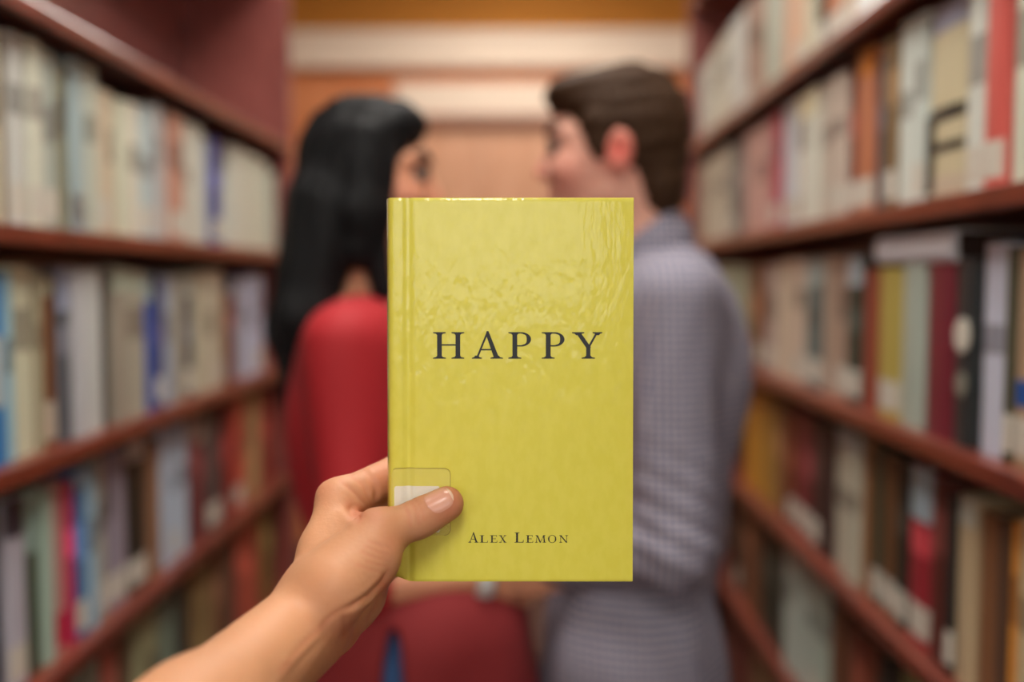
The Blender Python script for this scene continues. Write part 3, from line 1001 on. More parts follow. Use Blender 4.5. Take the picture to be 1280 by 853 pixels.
# shirt with collar, untucked
sh = inflate(torso_m + [q for i, q in enumerate(arms_m)], .013)
hem = hipm[2] - .16
sh += [cone(hipm + Z3 * .05 - Sm * .07, hipm + Z3 * -.12 - Sm * .07, .125, .125, k=.04), cone(hipm + Z3 * .05 + Sm * .07, hipm + Z3 * -.12 + Sm * .07, .125, .125, k=.04)]
nkb, nkt = neck_m[0]['a'], neck_m[0]['b']
wrcut = [(wrN, wrN - elN), (wrF, wrF - elF)]


def shirt_clip(X, Y, Z):
    f = hem - Z + 0 * X + 0 * Y
    for w, d in wrcut:
        d = d / np.linalg.norm(d)
        w = w - d * .01
        g = (X - w[0]) * d[0] + (Y - w[1]) * d[1] + (Z - w[2]) * d[2]
        dist = np.sqrt((X - w[0]) ** 2 + (Y - w[1]) ** 2 + (Z - w[2]) ** 2)
        f = np.maximum(f, np.where(dist < .12, g, -1))
    return f


Pm, Qm = sdf_mesh(sh, .005, 2, clip=shirt_clip)
Nm = vnormals(Pm, Qm)
fold = wob(Pm, .0075, (26, 26, 14), 11) + wob(Pm, .003, (60, 60, 30), 12)
el_ = np.exp(-(np.linalg.norm(Pm - elN, axis=1) / .10) ** 2)
fold += el_ * .003 * np.sin((Pm @ np.array([.5, .2, 1.0])) * 170)
Pm = Pm + Nm * fold[:, None]
M_SHIRT = gingham('checked_cotton')
shirt = np_obj('shirt', Pm, Qm, M_SHIRT, man, MO)
nd = (nkt - nkb) / np.linalg.norm(nkt - nkb)
cpos = nkb + nd * .062
cn = (Z3 + Fm * .75) / np.linalg.norm(Z3 + Fm * .75)
ctop = cpos + nd * .040 - Fm * .055


def collar_clip(X, Y, Z):
    return (X - ctop[0]) * cn[0] + (Y - ctop[1]) * cn[1] + (Z - ctop[2]) * cn[2]


Pm, Qm = sdf_mesh([cone(cpos - nd * .012, cpos + nd * .034, .076, .066, k=.005), cone(cpos - nd * .05, cpos + nd * .08, .062, .060, k=.004, op='s')], .004, 2, clip=collar_clip)
np_obj('collar', Pm, Qm, M_SHIRT, shirt, MO)
tr = inflate(lg, .012) + [ell(hipm - Z3 * .03, (.120, .165, .12), Am, k=.04)]
Pm, Qm = sdf_mesh(tr, .008, 2, clip=lambda X, Y, Z: .06 - Z + 0 * X + 0 * Y)
np_obj('trousers', Pm, Qm, material('navy_denim', (42, 46, 62), 0.85, var=0.15, scale=200), man, MO)
for a in ank:
    shoe(man, a, Fm, MO, material('brown_leather', (84, 56, 38), 0.4, var=0.1))

# ---- the woman: profile to the right, long black hair, red dress
Fw = np.array([1.0, 0.05, 0.0])
Fw /= np.linalg.norm(Fw)
Sw = np.cross(Z3, Fw)
Aw = [Fw, Sw, Z3]
Cw = J(457, 220, 1.42)
hipw = J(510, 800, 1.42)
WO = (hipw[0], hipw[1], 0.0)
wom = tag(empty('person', WO), 'woman with long black hair in a red top and shade-darkened red skirt, facing the man', 'person')
shN, shF = J(430, 432, 1.29), J(468, 424, 1.56)
elN, elF = J(446, 730, 1.26), J(500, 690, 1.60)
wrN, wrF = J(610, 718, 1.32), J(640, 640, 1.56)
hw_, o_w = head_prims(Cw, Fw, ((-.004, 0, .008), (.076, .068, .090)))
torso_w = [ell(J(456, 520, 1.42), (.094, .140, .16), Aw, k=.04), ell(J(505, 545, 1.42), (.062, .115, .065), Aw, k=.04), ell(J(482, 655, 1.42), (.092, .120, .14), Aw, k=.05), ell(hipw, (.112, .150, .13), Aw, k=.05),
           cone(J(440, 434, 1.33), J(464, 428, 1.51), .050, .050, k=.035)]
up_w, fo_w = [], []
for a, b, c in ((shN, elN, wrN), (shF, elF, wrF)):
    up_w.append(cone(a, b, .041, .034, k=.025))
    fo_w.append(cone(b, c, .034, .024, k=.010))
neck_w = [cone(J(452, 395, 1.42), J(456, 285, 1.42), .047, .046, k=.035), cone(J(444, 396, 1.40), J(440, 415, 1.33), .040, .036, k=.03)]
lgw, ftw, ankw = legs(hipw, Fw, Sw, r=(.082, .052, .040), w=.08)
body = hw_ + neck_w + torso_w + up_w + fo_w + lgw + ftw
body += hand_prims(wrN, wrN - elN, np.array([-0.2, 1, 0.1]), r=.9, curl=.3, thumb=-1) + hand_prims(wrF, wrF - elF, np.array([0, -1, 0.1]), r=.9, curl=.3)
Pm, Qm = sdf_mesh(body, .005, 2)
f_ = np.zeros(len(Pm))
for c, w, a in [(o_w(.06, .05, -.04), .03, .4), (o_w(.06, -.05, -.04), .03, .4), (o_w(.085, 0, -.07), .016, 1), (o_w(.11, 0, -.036), .02, .4)]:
    f_ = np.maximum(f_, a * np.exp(-(np.linalg.norm(Pm - c, axis=1) / w) ** 2))
np_obj('body', Pm, Qm, M_SKIN_W, wom, WO, f_)
face_bits(wom, o_w, Cw, Fw, WO, (28, 22, 20), (34, 22, 16))
# long hair: cap, curtain down the back, a front lock
hw = [ell(o_w(-.008, 0, .012), (.089, .084, .102), Aw, k=.02), ell(o_w(.035, 0, .070), (.056, .066, .034), Aw, k=.025)]
cur = [((-.050, -.050, -.045), (-.075, -.058, -.20), .052, .046), ((-.050, .050, -.045), (-.070, .058, -.20), .052, .046), ((-.068, 0, -.045), (-.095, 0, -.22), .048, .042),
       ((-.075, -.058, -.20), (-.070, -.060, -.34), .046, .026), ((-.095, 0, -.22), (-.085, .0, -.38), .042, .026), ((-.070, .058, -.20), (-.066, .055, -.34), .044, .026)]
for a, b, r1, r2 in cur:
    hw.append(cone(o_w(*a), o_w(*b), r1, r2, k=.025))
for s in (-1, 1):
    hw.append(cone(o_w(.004, .062 * s, .045), o_w(.004, .076 * s, -.055), .034, .034, k=.02))
    hw.append(cone(o_w(.004, .074 * s, -.055), o_w(-.006, .074 * s, -.105), .034, .028, k=.014))
    hw.append(cone(o_w(.010, .074 * s, -.055), o_w(.028, .066 * s, -.165), .023, .015, k=.014))
hw.append(ell(o_w(.105, 0, -.035), (.068, .12, .098), Aw, k=.012, op='s'))
Pm, Qm = sdf_mesh(hw, .004, 2)
Nm = vnormals(Pm, Qm)
Pm = Pm + Nm * (wob(Pm, .004, (110, 110, 14), 5) + wob(Pm, .002, (320, 320, 30), 6))[:, None]
M_HAIR_W = material('black_hair', (17, 18, 20), 0.55, spec=0.2, var=0.3, scale=120, stretch=(3, 3, 0.3), bump=0.4, bscale=350)
np_obj('hair', Pm, Qm, M_HAIR_W, wom, WO)
# red blouse with elbow sleeves; slit skirt's red darkened to stand in for shade
hemw = .62
dr_ = inflate(torso_w, .015) + inflate(up_w, .013)
sk_ = []
for s in (-1, 1):
    hb = np.array([hipw[0], hipw[1], hemw - .12])
    sk_ += [cone(hipw + Z3 * .02 - Fw * .03 + Sw * .045 * s, hb - Fw * .06 + Sw * .05 * s, .125, .165, k=.05), cone(hipw + Z3 * .02 + Fw * .04 + Sw * .045 * s, hb + Fw * .08 + Sw * .05 * s, .130, .165, k=.05)]
slit = J(491, 790, 1.24)
slit_p = ell(slit - Z3 * .30, (.019, .16, .30), Aw, k=.01, op='s')


wz = hipw[2] + .125
Pm, Qm = sdf_mesh(dr_, .006, 2, clip=lambda X, Y, Z: wz - .05 - Z + 0 * X + 0 * Y)
Nm = vnormals(Pm, Qm)
Pm = Pm + Nm * wob(Pm, .006, (30, 30, 16), 20)[:, None]
np_obj('blouse', Pm, Qm, material('red_jersey', (168, 22, 32), 0.75, var=0.12, scale=150), wom, WO)
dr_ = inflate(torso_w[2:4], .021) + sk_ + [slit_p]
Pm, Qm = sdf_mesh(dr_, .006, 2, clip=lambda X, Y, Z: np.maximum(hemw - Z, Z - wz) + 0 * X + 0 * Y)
Nm = vnormals(Pm, Qm)
low = np.clip((hipw[2] - .0 - Pm[:, 2]) / .2, 0, 1)
fold = wob(Pm, .006, (30, 30, 16), 21) + low * .012 * np.sin(np.arctan2(Pm[:, 1] - hipw[1], Pm[:, 0] - hipw[0]) * 14)
Pm = Pm + Nm * fold[:, None]
np_obj('skirt', Pm, Qm, material('shaded_red_wool', (122, 26, 30), 0.85, var=0.12, scale=150), wom, WO)
Pm, Qm = sdf_mesh(inflate(lgw, .006) + [ell(hipw - Z3 * .0, (.117, .155, .135), Aw, k=.04)], .008, 2, clip=lambda X, Y, Z: .09 - Z + 0 * X + 0 * Y)
np_obj('jeans', Pm, Qm, material('blue_denim', (34, 66, 108), 0.85, var=0.15, scale=200), wom, WO)
for a in ankw:
    shoe(wom, a, Fw, WO, material('black_leather', (34, 32, 34), 0.35, var=0.1))
# pale bangle on the near wrist
d = (wrN - elN) / np.linalg.norm(wrN - elN)
c0 = wrN - d * .012
bm = bmesh.new()
e1 = np.cross(d, Z3)
e1 /= np.linalg.norm(e1)
e2 = np.cross(d, e1)
rg = []
for i in range(28):
    a = 2 * math.pi * i / 28
    rr = []
    for j in range(8):
        b = 2 * math.pi * j / 8
        R_ = .031 + .003 * math.cos(b)
        rr.append(bm.verts.new(c0 + (e1 * math.cos(a) + e2 * math.sin(a)) * R_ + d * .012 * math.sin(b) - np3(WO)))
    rg.append(rr)
for i in range(28):
    for j in range(8):
        bm.faces.new((rg[i][j], rg[(i + 1) % 28][j], rg[(i + 1) % 28][(j + 1) % 8], rg[i][(j + 1) % 8]))
from_bm('bangle', bm, material('pale_metal', (206, 210, 208), 0.35, var=0.05), wom, True)


# ------------------------------------------------------------------ the yellow book
TH = 0.026
BK_O = pt(637.6, 488.5, BOOK_D)                    # centre of the front cover
BKX = (pt(791.5, 488.5, BOOK_D) - pt(483.7, 488.5, BOOK_D)).normalized()
BKZ = (pt(637.6, 248, BOOK_D - 0.003) - pt(637.6, 729, BOOK_D + 0.0025)).normalized()
BKY = BKZ.cross(BKX).normalized()                  # away from the camera
BW, BH = 308 / FPX * BOOK_D, 481 / FPX * BOOK_D
held = empty('held_book')
held.matrix_world = Matrix((BKX, BKY, BKZ)).transposed().to_4x4()
held.location = BK_O
tag(held, 'yellow hardback book titled HAPPY held up by a hand in the aisle', 'book')
held_inv = held.matrix_basis.inverted() if False else (Matrix.Translation(BK_O) @ Matrix((BKX, BKY, BKZ)).transposed().to_4x4()).inverted()


def bxz(px, py):
    """photo pixel -> (x, z) on the front cover, in the book's own frame"""
    r = pt(px, py, 1.0) - CAM
    t = (BK_O - CAM).dot(BKY) / r.dot(BKY)
    q = held_inv @ (CAM + r * t)
    return q.x, q.z


def yellow_mat():
    k = NB('yellow_laminate')
    tc = k.n('ShaderNodeTexCoord')
    nz = k.n('ShaderNodeTexNoise')
    nz.inputs['Scale'].default_value = 160
    nz.inputs['Detail'].default_value = 4
    mp = k.n('ShaderNodeMapping')
    mp.inputs['Scale'].default_value = (1.0, 1.0, 0.55)
    k.l(tc, 'Object', mp, 'Vector')
    k.l(mp, 'Vector', nz, 'Vector')
    mx = k.n('ShaderNodeMix', data_type='RGBA')
    mx.inputs['A'].default_value = (*lin((222, 216, 78)), 1)
    mx.inputs['B'].default_value = (*lin((226, 220, 86)), 1)
    mr = k.n('ShaderNodeMapRange')
    mr.inputs['From Min'].default_value = 0.4
    mr.inputs['From Max'].default_value = 0.62
    k.l(nz, 'Fac', mr, 'Value')
    k.l(mr, 'Result', mx, 'Factor')
    k.l(mx, 'Result', k.b, 'Base Color')
    k.b.inputs['Roughness'].default_value = 0.5
    k.b.inputs['Coat Weight'].default_value = 1.0
    n3 = k.n('ShaderNodeTexNoise')
    n3.inputs['Scale'].default_value = 190
    n3.inputs['Detail'].default_value = 3
    k.l(mp, 'Vector', n3, 'Vector')
    mr3 = k.n('ShaderNodeMapRange')
    mr3.inputs['From Min'].default_value = 0.35
    mr3.inputs['From Max'].default_value = 0.65
    mr3.inputs['To Min'].default_value = 0.06
    mr3.inputs['To Max'].default_value = 0.22
    k.l(n3, 'Fac', mr3, 'Value')
    k.l(mr3, 'Result', k.b, 'Coat Roughness')
    n2 = k.n('ShaderNodeTexNoise')
    n2.inputs['Scale'].default_value = 120
    n2.inputs['Detail'].default_value = 2
    mp2 = k.n('ShaderNodeMapping')
    mp2.inputs['Scale'].default_value = (1.5, 1.0, 0.6)
    k.l(tc, 'Object', mp2, 'Vector')
    k.l(mp2, 'Vector', n2, 'Vector')
    bp = k.n('ShaderNodeBump')
    bp.inputs['Strength'].default_value = 0.6
    bp.inputs['Distance'].default_value = 0.0012
    k.l(n2, 'Fac', bp, 'Height')
    k.l(bp, 'Normal', k.b, 'Coat Normal')
    return k.m


M_YEL = yellow_mat()
M_INK = material('black_ink', (20, 25, 32), 0.45, var=0.15, scale=300)


def held_cover():
    """outline in (x right, y away), wrapped from front board round the spine to the back board"""
    xl, xr = -BW / 2, BW / 2
    gx = bxz(511, 488)[0]                          # joint groove
    pts = [(xr, 0.0004), (xr - 0.0006, 0.0), (gx + 0.0045, 0.0), (gx + 0.0022, 0.0004), (gx + 0.0008, 0.0013), (gx - 0.0004, 0.0015),
           (gx - 0.0016, 0.0012), (gx - 0.0030, 0.0002), (gx - 0.0045, -0.0002), (xl + 0.0040, 0.0000), (xl + 0.0022, 0.0008), (xl + 0.0009, 0.0024), (xl + 0.0002, 0.005)]
    for i in range(1, 6):
        a = i / 6
        pts.append((xl - 0.0012 * math.sin(math.pi * a), 0.005 + (TH - 0.010) * a))
    pts += [(xl + 0.0002, TH - 0.005), (xl + 0.0022, TH - 0.0008), (xl + 0.005, TH), (xr, TH), (xr, TH - 0.003), (xl + 0.012, TH - 0.003),
            (xl + 0.004, TH - 0.005), (xl + 0.003, TH / 2), (xl + 0.004, 0.005), (xl + 0.012, 0.003), (xr, 0.003)]
    zs = [-BH / 2, -BH / 2 + 0.0008, -BH / 2 + 0.002, -BH / 2 + 0.004, -BH / 2 + 0.007, 0, BH / 2 - 0.003, BH / 2 - 0.0006, BH / 2]
    bm = bmesh.new()
    rings = []
    for zi, z in enumerate(zs):
        ring = []
        for (x, y) in pts:
            zz, xx, yy = z, x, y
            e = min(abs(z + BH / 2), abs(z - BH / 2))
            if e < 0.0005 and (y < 0.0006):
                yy += 0.0004
            # the knocked lower corner at the spine
            if z < -BH / 2 + 0.0055 and x < gx - 0.001 and y < 0.008:
                f = (1 - (z + BH / 2) / 0.0055) * min(1, (gx - x) / 0.008)
                zz += 0.0022 * f
                yy += 0.0020 * f
                xx += 0.0018 * f
            ring.append(bm.verts.new((xx, yy, zz)))
        rings.append(ring)
    n = len(pts)
    for a, b in zip(rings, rings[1:]):
        for i in range(n):
            bm.faces.new((a[i], a[(i + 1) % n], b[(i + 1) % n], b[i]))
    bm.faces.new(rings[0])
    bm.faces.new(list(reversed(rings[-1])))
    o = from_bm('cover', bm, M_YEL, held)
    for p in o.data.polygons:
        p.use_smooth = len(p.vertices) == 4
    o.data.set_sharp_from_angle(angle=math.radians(38))
    return o


held_cover()
box('page_block', (-BW / 2 + 0.0045, 0.0034, -BH / 2 + 0.0035), (BW / 2 - 0.0035, TH - 0.0034, BH / 2 - 0.0035), M_PAGES, held)

# -------- lettering: outlines in cap-height units, y up
ST, HL, SF = 0.175, 0.055, 0.045                   # stem, hairline, serif height


def serif(x, w, y, up):
    """bracketed slab of width w centred on x; up = +1 at the foot, -1 at the head"""
    return [(x - w / 2, y), (x + w / 2, y), (x + w / 2, y + up * SF * 0.8), (x + w * 0.28, y + up * SF * 1.3), (x + w * 0.17, y + up * SF * 2.6),
            (x - w * 0.17, y + up * SF * 2.6), (x - w * 0.28, y + up * SF * 1.3), (x - w / 2, y + up * SF * 0.8)]


def stem_(x, w=ST, sw=0.47, top=True, foot=True):
    out = [[(x - w / 2, 0), (x + w / 2, 0), (x + w / 2, 1), (x - w / 2, 1)]]
    if foot:
        out.append(serif(x, sw, 0, 1))
    if top:
        out.append(serif(x, sw, 1, -1))
    return out


def stroke(x0, y0, x1, y1, w):
    """diagonal with horizontal ends of width w"""
    return [(x0 - w / 2, y0), (x0 + w / 2, y0), (x1 + w / 2, y1), (x1 - w / 2, y1)]


def bar(x0, x1, y, w=HL):
    return [(x0, y - w / 2), (x1, y - w / 2), (x1, y + w / 2), (x0, y + w / 2)]


def arc_strip(cx, cy, rx, ry, a0, a1, tmin, tmax, n=20):
    """quads along an elliptic arc, thick at the sides, thin above and below"""
    out = []
    prev = None
    for i in range(n + 1):
        a = a0 + (a1 - a0) * i / n
        t = tmin + (tmax - tmin) * abs(math.cos(a)) ** 1.5
        o_ = (cx + rx * math.cos(a), cy + ry * math.sin(a))
        i_ = (cx + (rx - t) * math.cos(a), cy + (ry - min(t, tmin + (tmax - tmin) * 0.15)) * math.sin(a))
        if prev:
            out.append([prev[0], o_, i_, prev[1]])
        prev = (o_, i_)
    return out


def glyph(ch):
    h = math.pi / 2
    if ch == 'H':
        return 1.18, stem_(0.25) + stem_(0.93) + [bar(0.25, 0.93, 0.52)]
    if ch == 'A':
        return 1.12, [stroke(0.17, 0, 0.56, 0.99, 0.075), [(0.81, 0), (1.0, 0), (0.60, 1.04), (0.53, 1.04), (0.50, 0.92)], bar(0.29, 0.80, 0.34, 0.055), serif(0.17, 0.36, 0, 1), serif(0.90, 0.46, 0, 1)]
    if ch == 'P':
        return 0.84, stem_(0.24) + arc_strip(0.46, 0.73, 0.37, 0.27, -h, h, 0.05, 0.16) + [bar(0.24, 0.46, 0.975, 0.05), bar(0.24, 0.46, 0.485, 0.05)]
    if ch == 'Y':
        return 1.14, [stroke(0.20, 1, 0.60, 0.42, 0.19), stroke(0.92, 1, 0.60, 0.42, 0.085), [(0.51, 0), (0.67, 0), (0.67, 0.48), (0.51, 0.48)], serif(0.59, 0.50, 0, 1), serif(0.21, 0.46, 1, -1), serif(0.93, 0.36, 1, -1)]
    if ch == 'L':
        return 0.86, stem_(0.24) + [bar(0.24, 0.80, 0.03), [(0.74, 0.0), (0.82, 0.0), (0.85, 0.27), (0.81, 0.27)]]
    if ch == 'E':
        return 0.86, stem_(0.24) + [bar(0.24, 0.80, 0.03), bar(0.24, 0.76, 0.97), bar(0.24, 0.62, 0.52), [(0.74, 0), (0.82, 0), (0.85, 0.25), (0.81, 0.25)],
                                    [(0.70, 1), (0.78, 1), (0.79, 0.77), (0.75, 0.77)], [(0.60, 0.40), (0.64, 0.40), (0.64, 0.64), (0.60, 0.64)]]
    if ch == 'X':
        return 1.02, [stroke(0.22, 1, 0.80, 0, 0.19), stroke(0.80, 1, 0.22, 0, 0.075), serif(0.22, 0.42, 1, -1), serif(0.80, 0.40, 0, 1), serif(0.80, 0.36, 1, -1), serif(0.22, 0.36, 0, 1)]
    if ch == 'M':
        return 1.40, [stroke(0.20, 0, 0.28, 1, 0.07), stroke(0.30, 1, 0.70, 0.0, 0.16), stroke(1.10, 1, 0.70, 0.0, 0.07), stroke(1.20, 0, 1.12, 1, 0.16),
                      serif(0.20, 0.34, 0, 1), serif(1.20, 0.44, 0, 1), serif(0.22, 0.30, 1, -1), serif(1.18, 0.30, 1, -1)]
    if ch == 'O':
        return 1.10, arc_strip(0.55, 0.5, 0.53, 0.53, 0, 2 * math.pi, 0.05, 0.17, 40)
    if ch == 'N':
        return 1.16, [stroke(0.22, 0, 0.22, 1, 0.065), stroke(0.20, 1, 0.96, -0.01, 0.17), stroke(0.96, 0, 0.96, 1, 0.065), serif(0.22, 0.36, 0, 1), serif(0.20, 0.34, 1, -1), serif(0.96, 0.36, 1, -1)]


def lettering(name, items):
    """items: (char, px0, px1, py_top, py_base) as printed on the cover"""
    bm = bmesh.new()
    for ch, px0, px1, pyt, pyb in items:
        w, polys = glyph(ch)
        xa, zb = bxz(px0, pyb)
        xb, zt = bxz(px1, pyt)
        for j, poly in enumerate(polys):
            y = -0.00012 - 0.000004 * j
            vs = [bm.verts.new((xa + (xb - xa) * u / w, y, zb + (zt - zb) * v)) for u, v in poly]
            bm.faces.new(vs)
    return from_bm(name, bm, M_INK, held)


lettering('title_lettering', [('H', 540.9, 580.8, 415.4, 448.6), ('A', 590.2, 628.4, 415.4, 448.6), ('P', 635.3, 664.2, 415.4, 448.6), ('P', 677, 706, 415.4, 448.6), ('Y', 715.6, 753.8, 415.4, 448.6)])
lettering('author_lettering', [('A', 585.4, 598.2, 666, 678.6), ('L', 599.6, 610, 669.4, 678.6), ('E', 612.4, 621.8, 669.4, 678.6), ('X', 623.4, 633.4, 669.4, 678.6),
                               ('L', 643, 654.8, 666, 678.6), ('E', 657.4, 666.6, 669.4, 678.6), ('M', 668.5, 682.5, 669.4, 678.6), ('O', 684.8, 695.6, 669.4, 678.6), ('N', 698.6, 710.4, 669.4, 678.6)])


def rounded(px0, py0, px1, py1, r, n=6, left=True):
    x0, z0 = bxz(px0, py1)
    x1, z1 = bxz(px1, py0)
    out = []
    for cx, cz, a0 in ((x1 - r, z0 + r, -90), (x1 - r, z1 - r, 0), (x0 + r, z1 - r, 90), (x0 + r, z0 + r, 180)):
        rr = r
        for i in range(n + 1):
            a = math.radians(a0 + 90 * i / n)
            out.append((cx + rr * math.cos(a), cz + rr * math.sin(a)))
    return out


def groove_y(x):
    """depth of the cover surface at x"""
    xl, gx = -BW / 2, bxz(511, 488)[0]
    pr = [(xl + 0.0022, 0.0008), (xl + 0.0040, 0.0), (gx - 0.0045, -0.0002), (gx - 0.0030, 0.0002), (gx - 0.0016, 0.0012), (gx - 0.0004, 0.0015), (gx + 0.0008, 0.0013), (gx + 0.0022, 0.0004), (gx + 0.0045, 0.0), (1, 0.0)]
    xs = [p[0] for p in pr]
    return float(np.interp(x, xs, [p[1] for p in pr]))


def film(name, poly, e, th, mat, nx=40):
    """thin sheet that follows the joint groove"""
    x0, x1 = min(p[0] for p in poly), max(p[0] for p in poly)
    m = len(poly)
    bm = bmesh.new()
    cols = []
    gx = bxz(511, 488)[0]
    for i in range(nx + 1):
        x = x0 + (x1 - x0) * i / nx
        zsx = []
        for j in range(m):
            (a, b), (c, d) = poly[j], poly[(j + 1) % m]
            if (a - x) * (c - x) <= 0 and abs(a - c) > 1e-9:
                zsx.append(b + (d - b) * (x - a) / (c - a))
        if not zsx:
            continue
        y = groove_y(x)
        cols.append([bm.verts.new((x, y - e, min(zsx))), bm.verts.new((x, y - e, max(zsx))), bm.verts.new((x, y - e + th, min(zsx))), bm.verts.new((x, y - e + th, max(zsx)))])
    for a, b in zip(cols, cols[1:]):
        bm.faces.new((a[0], b[0], b[1], a[1]))
        bm.faces.new((a[2], a[3], b[3], b[2]))
        bm.faces.new((a[1], b[1], b[3], a[3]))
        bm.faces.new((a[0], a[2], b[2], b[0]))
    bm.faces.new((cols[0][0], cols[0][1], cols[0][3], cols[0][2]))
    bm.faces.new((cols[-1][0], cols[-1][2], cols[-1][3], cols[-1][1]))
    return from_bm(name, bm, mat, held)


film('paper_label', rounded(493, 608, 550, 666, 0.0012), 0.00014, 0.0001, material('white_label_paper', (240, 238, 230), 0.6, var=0.02))
# clear tape over the label
kt = NB('clear_tape')
kt.b.inputs['Base Color'].default_value = (*lin((240, 234, 190)), 1)
kt.b.inputs['Roughness'].default_value = 0.22
kt.b.inputs['Alpha'].default_value = 0.07
tn = kt.n('ShaderNodeTexNoise')
tn.inputs['Scale'].default_value = 90
tb = kt.n('ShaderNodeBump')
tb.inputs['Strength'].default_value = 0.1
tb.inputs['Distance'].default_value = 0.001
kt.l(tn, 'Fac', tb, 'Height')
kt.l(tb, 'Normal', kt.b, 'Normal')
film('clear_tape', rounded(489.5, 585.5, 563, 669.5, 0.0035), 0.00036, 0.0001, kt.m, 60)
# faint yellowed rim of the tape, as four thin edges following its outline
rim = rounded(489.5, 585.5, 563, 669.5, 0.0035)
bm = bmesh.new()
for i in range(len(rim) - 1):
    (a, b), (c, d) = rim[i], rim[i + 1]
    if a < -BW / 2 + 0.004 and c < -BW / 2 + 0.004:
        continue
    steps = max(1, int(abs(c - a) / 0.001))
    for s in range(steps):
        xa, za = a + (c - a) * s / steps, b + (d - b) * s / steps
        xb, zb2 = a + (c - a) * (s + 1) / steps, b + (d - b) * (s + 1) / steps
        L = math.hypot(xb - xa, zb2 - za) or 1e-9
        nx_, nz_ = (zb2 - za) / L * 0.00018, -(xb - xa) / L * 0.00018
        vs = [bm.verts.new((x, groove_y(x) - 0.00040, z)) for x, z in ((xa - nx_, za - nz_), (xb - nx_, zb2 - nz_), (xb + nx_, zb2 + nz_), (xa + nx_, za + nz_))]
        bm.faces.new(vs)
from_bm('tape_rim', bm, material('aged_tape_edge', (168, 152, 62), 0.5, var=0.1), held)
# top of a character on the label, peeking out above the thumb
bm = bmesh.new()
cx, cz = bxz(529.5, 622.5)
R = bxz(533.5, 620)[0] - cx
for poly in arc_strip(0, 0, 1, 1.15, math.radians(-200), math.radians(40), 0.28, 0.4, 18):
    bm.faces.new([bm.verts.new((cx + u * R, -0.00042, cz + v * R)) for u, v in poly])
from_bm('label_print', bm, M_INK, held)

# ------------------------------------------------------------------ the hand and forearm holding it
arm = empty('person', pt(300, 860, 0.44))
tag(arm, 'bare forearm and hand reaching in, thumb on the yellow book cover', 'person')
ARM_O = pt(300, 860, 0.44)




MCP = [J(425, 627, .582), J(449, 641, .604), J(468, 668, .618), J(472, 702, .624)]
WR = [J(388, 750, .532), J(394, 760, .542), J(400, 768, .550), J(404, 774, .556)]
PIP = [J(503, 588, .612), J(518, 636, .625), J(530, 668, .628), J(532, 695, .622)]
DIP = [J(566, 596, .606), J(580, 642, .607), J(585, 676, .606), J(572, 700, .605)]
TIP = [J(606, 606, .604), J(622, 650, .604), J(622, 684, .604), J(600, 704, .603)]
RM_ = [.0126, .0130, .0120, .0108]
RP_ = [.0110, .0105, .0098, .0088]
RD_ = [.0088, .0090, .0084, .0076]
RT_ = [.0074, .0076, .0072, .0064]
hp = []
ELB = J(-42, 1142, .30)
# forearm: radius side and ulna side, swelling towards the elbow
W1, W2 = J(388, 772, .528), J(400, 784, .552)
hp.append(cone(W1, W1 + (ELB - W1) * 0.5, .0218, .0195, k=.02))
hp.append(cone(W1 + (ELB - W1) * 0.5, ELB, .0195, .025, k=.02))
hp.append(cone(W2, W2 + (ELB - W2) * 0.5, .0158, .0195, k=.02))
hp.append(cone(W2 + (ELB - W2) * 0.5, ELB, .0195, .025, k=.02))
# metacarpals and palm
for i in range(4):
    hp.append(cone(WR[i], MCP[i], .0150 if i == 0 else .0145, RM_[i], k=.009))
# first web and thumb base
CMC, TM, TI, TT = J(404, 735, .527), J(472, 668, .541), J(523, 649, .5505), J(558, 630, .5545)
hp.append(cone(CMC, TM, .0185, .0135, k=.012))
hp.append(cone(J(420, 736, .513), J(464, 699, .529), .0185, .0155, k=.012))       # thenar
hp.append(cone(J(409, 690, .556), J(446, 672, .556), .0140, .0105, k=.009))       # web / first interosseous
hp.append(cone(J(440, 668, .560), J(470, 660, .566), .0085, .0070, k=.012))
hp.append(cone(J(414, 778, .552), J(444, 746, .588), .0150, .0165, k=.012))       # heel of the hand
hp.append(cone(J(432, 752, .580), J(464, 712, .612), .0145, .0120, k=.012))
# fingers
for i in range(4):
    kk = .008
    hp.append(cone(MCP[i], PIP[i], RM_[i] * .96, RP_[i], k=kk))
    hp.append(cone(PIP[i], DIP[i], RP_[i], RD_[i], k=.004))
    hp.append(cone(DIP[i], TIP[i], RD_[i], RT_[i], k=.004))
# thumb
hp.append(cone(TM, TI, .0122, .0101, k=.006))
hp.append(cone(TI, TT, .0105, .0090, k=.004))
hp.append(cone(TI + (TT - TI) * .35, TT, .0101, .0089, k=.003))
# pad pressed flat on the cover
VOX = 0.0013
P, Q = sdf_mesh(hp, VOX, smooth=3)
# press the thumb pad against the cover, keep fingers behind the back board
q = (P - np3(BK_O))
dep = q @ np3(BKY)
lx = q @ np3(BKX)
lz = q @ np3(BKZ)
near_cover = (lx > -BW / 2 - 0.002) & (lz > -BH / 2 - 0.004)
front = near_cover & (dep > -0.0006) & (dep < TH * 0.5)
back = near_cover & (dep < TH + 0.0006) & (dep >= TH * 0.5)
P[front] -= np.outer(dep[front] + 0.0006, np3(BKY))
P[back] += np.outer(TH + 0.0006 - dep[back], np3(BKY))

uv, dd = project(P)
Nn = vnormals(P, Q)
view = P - np3(CAM)
facing = -(Nn * view).sum(1) / np.linalg.norm(view, axis=1)


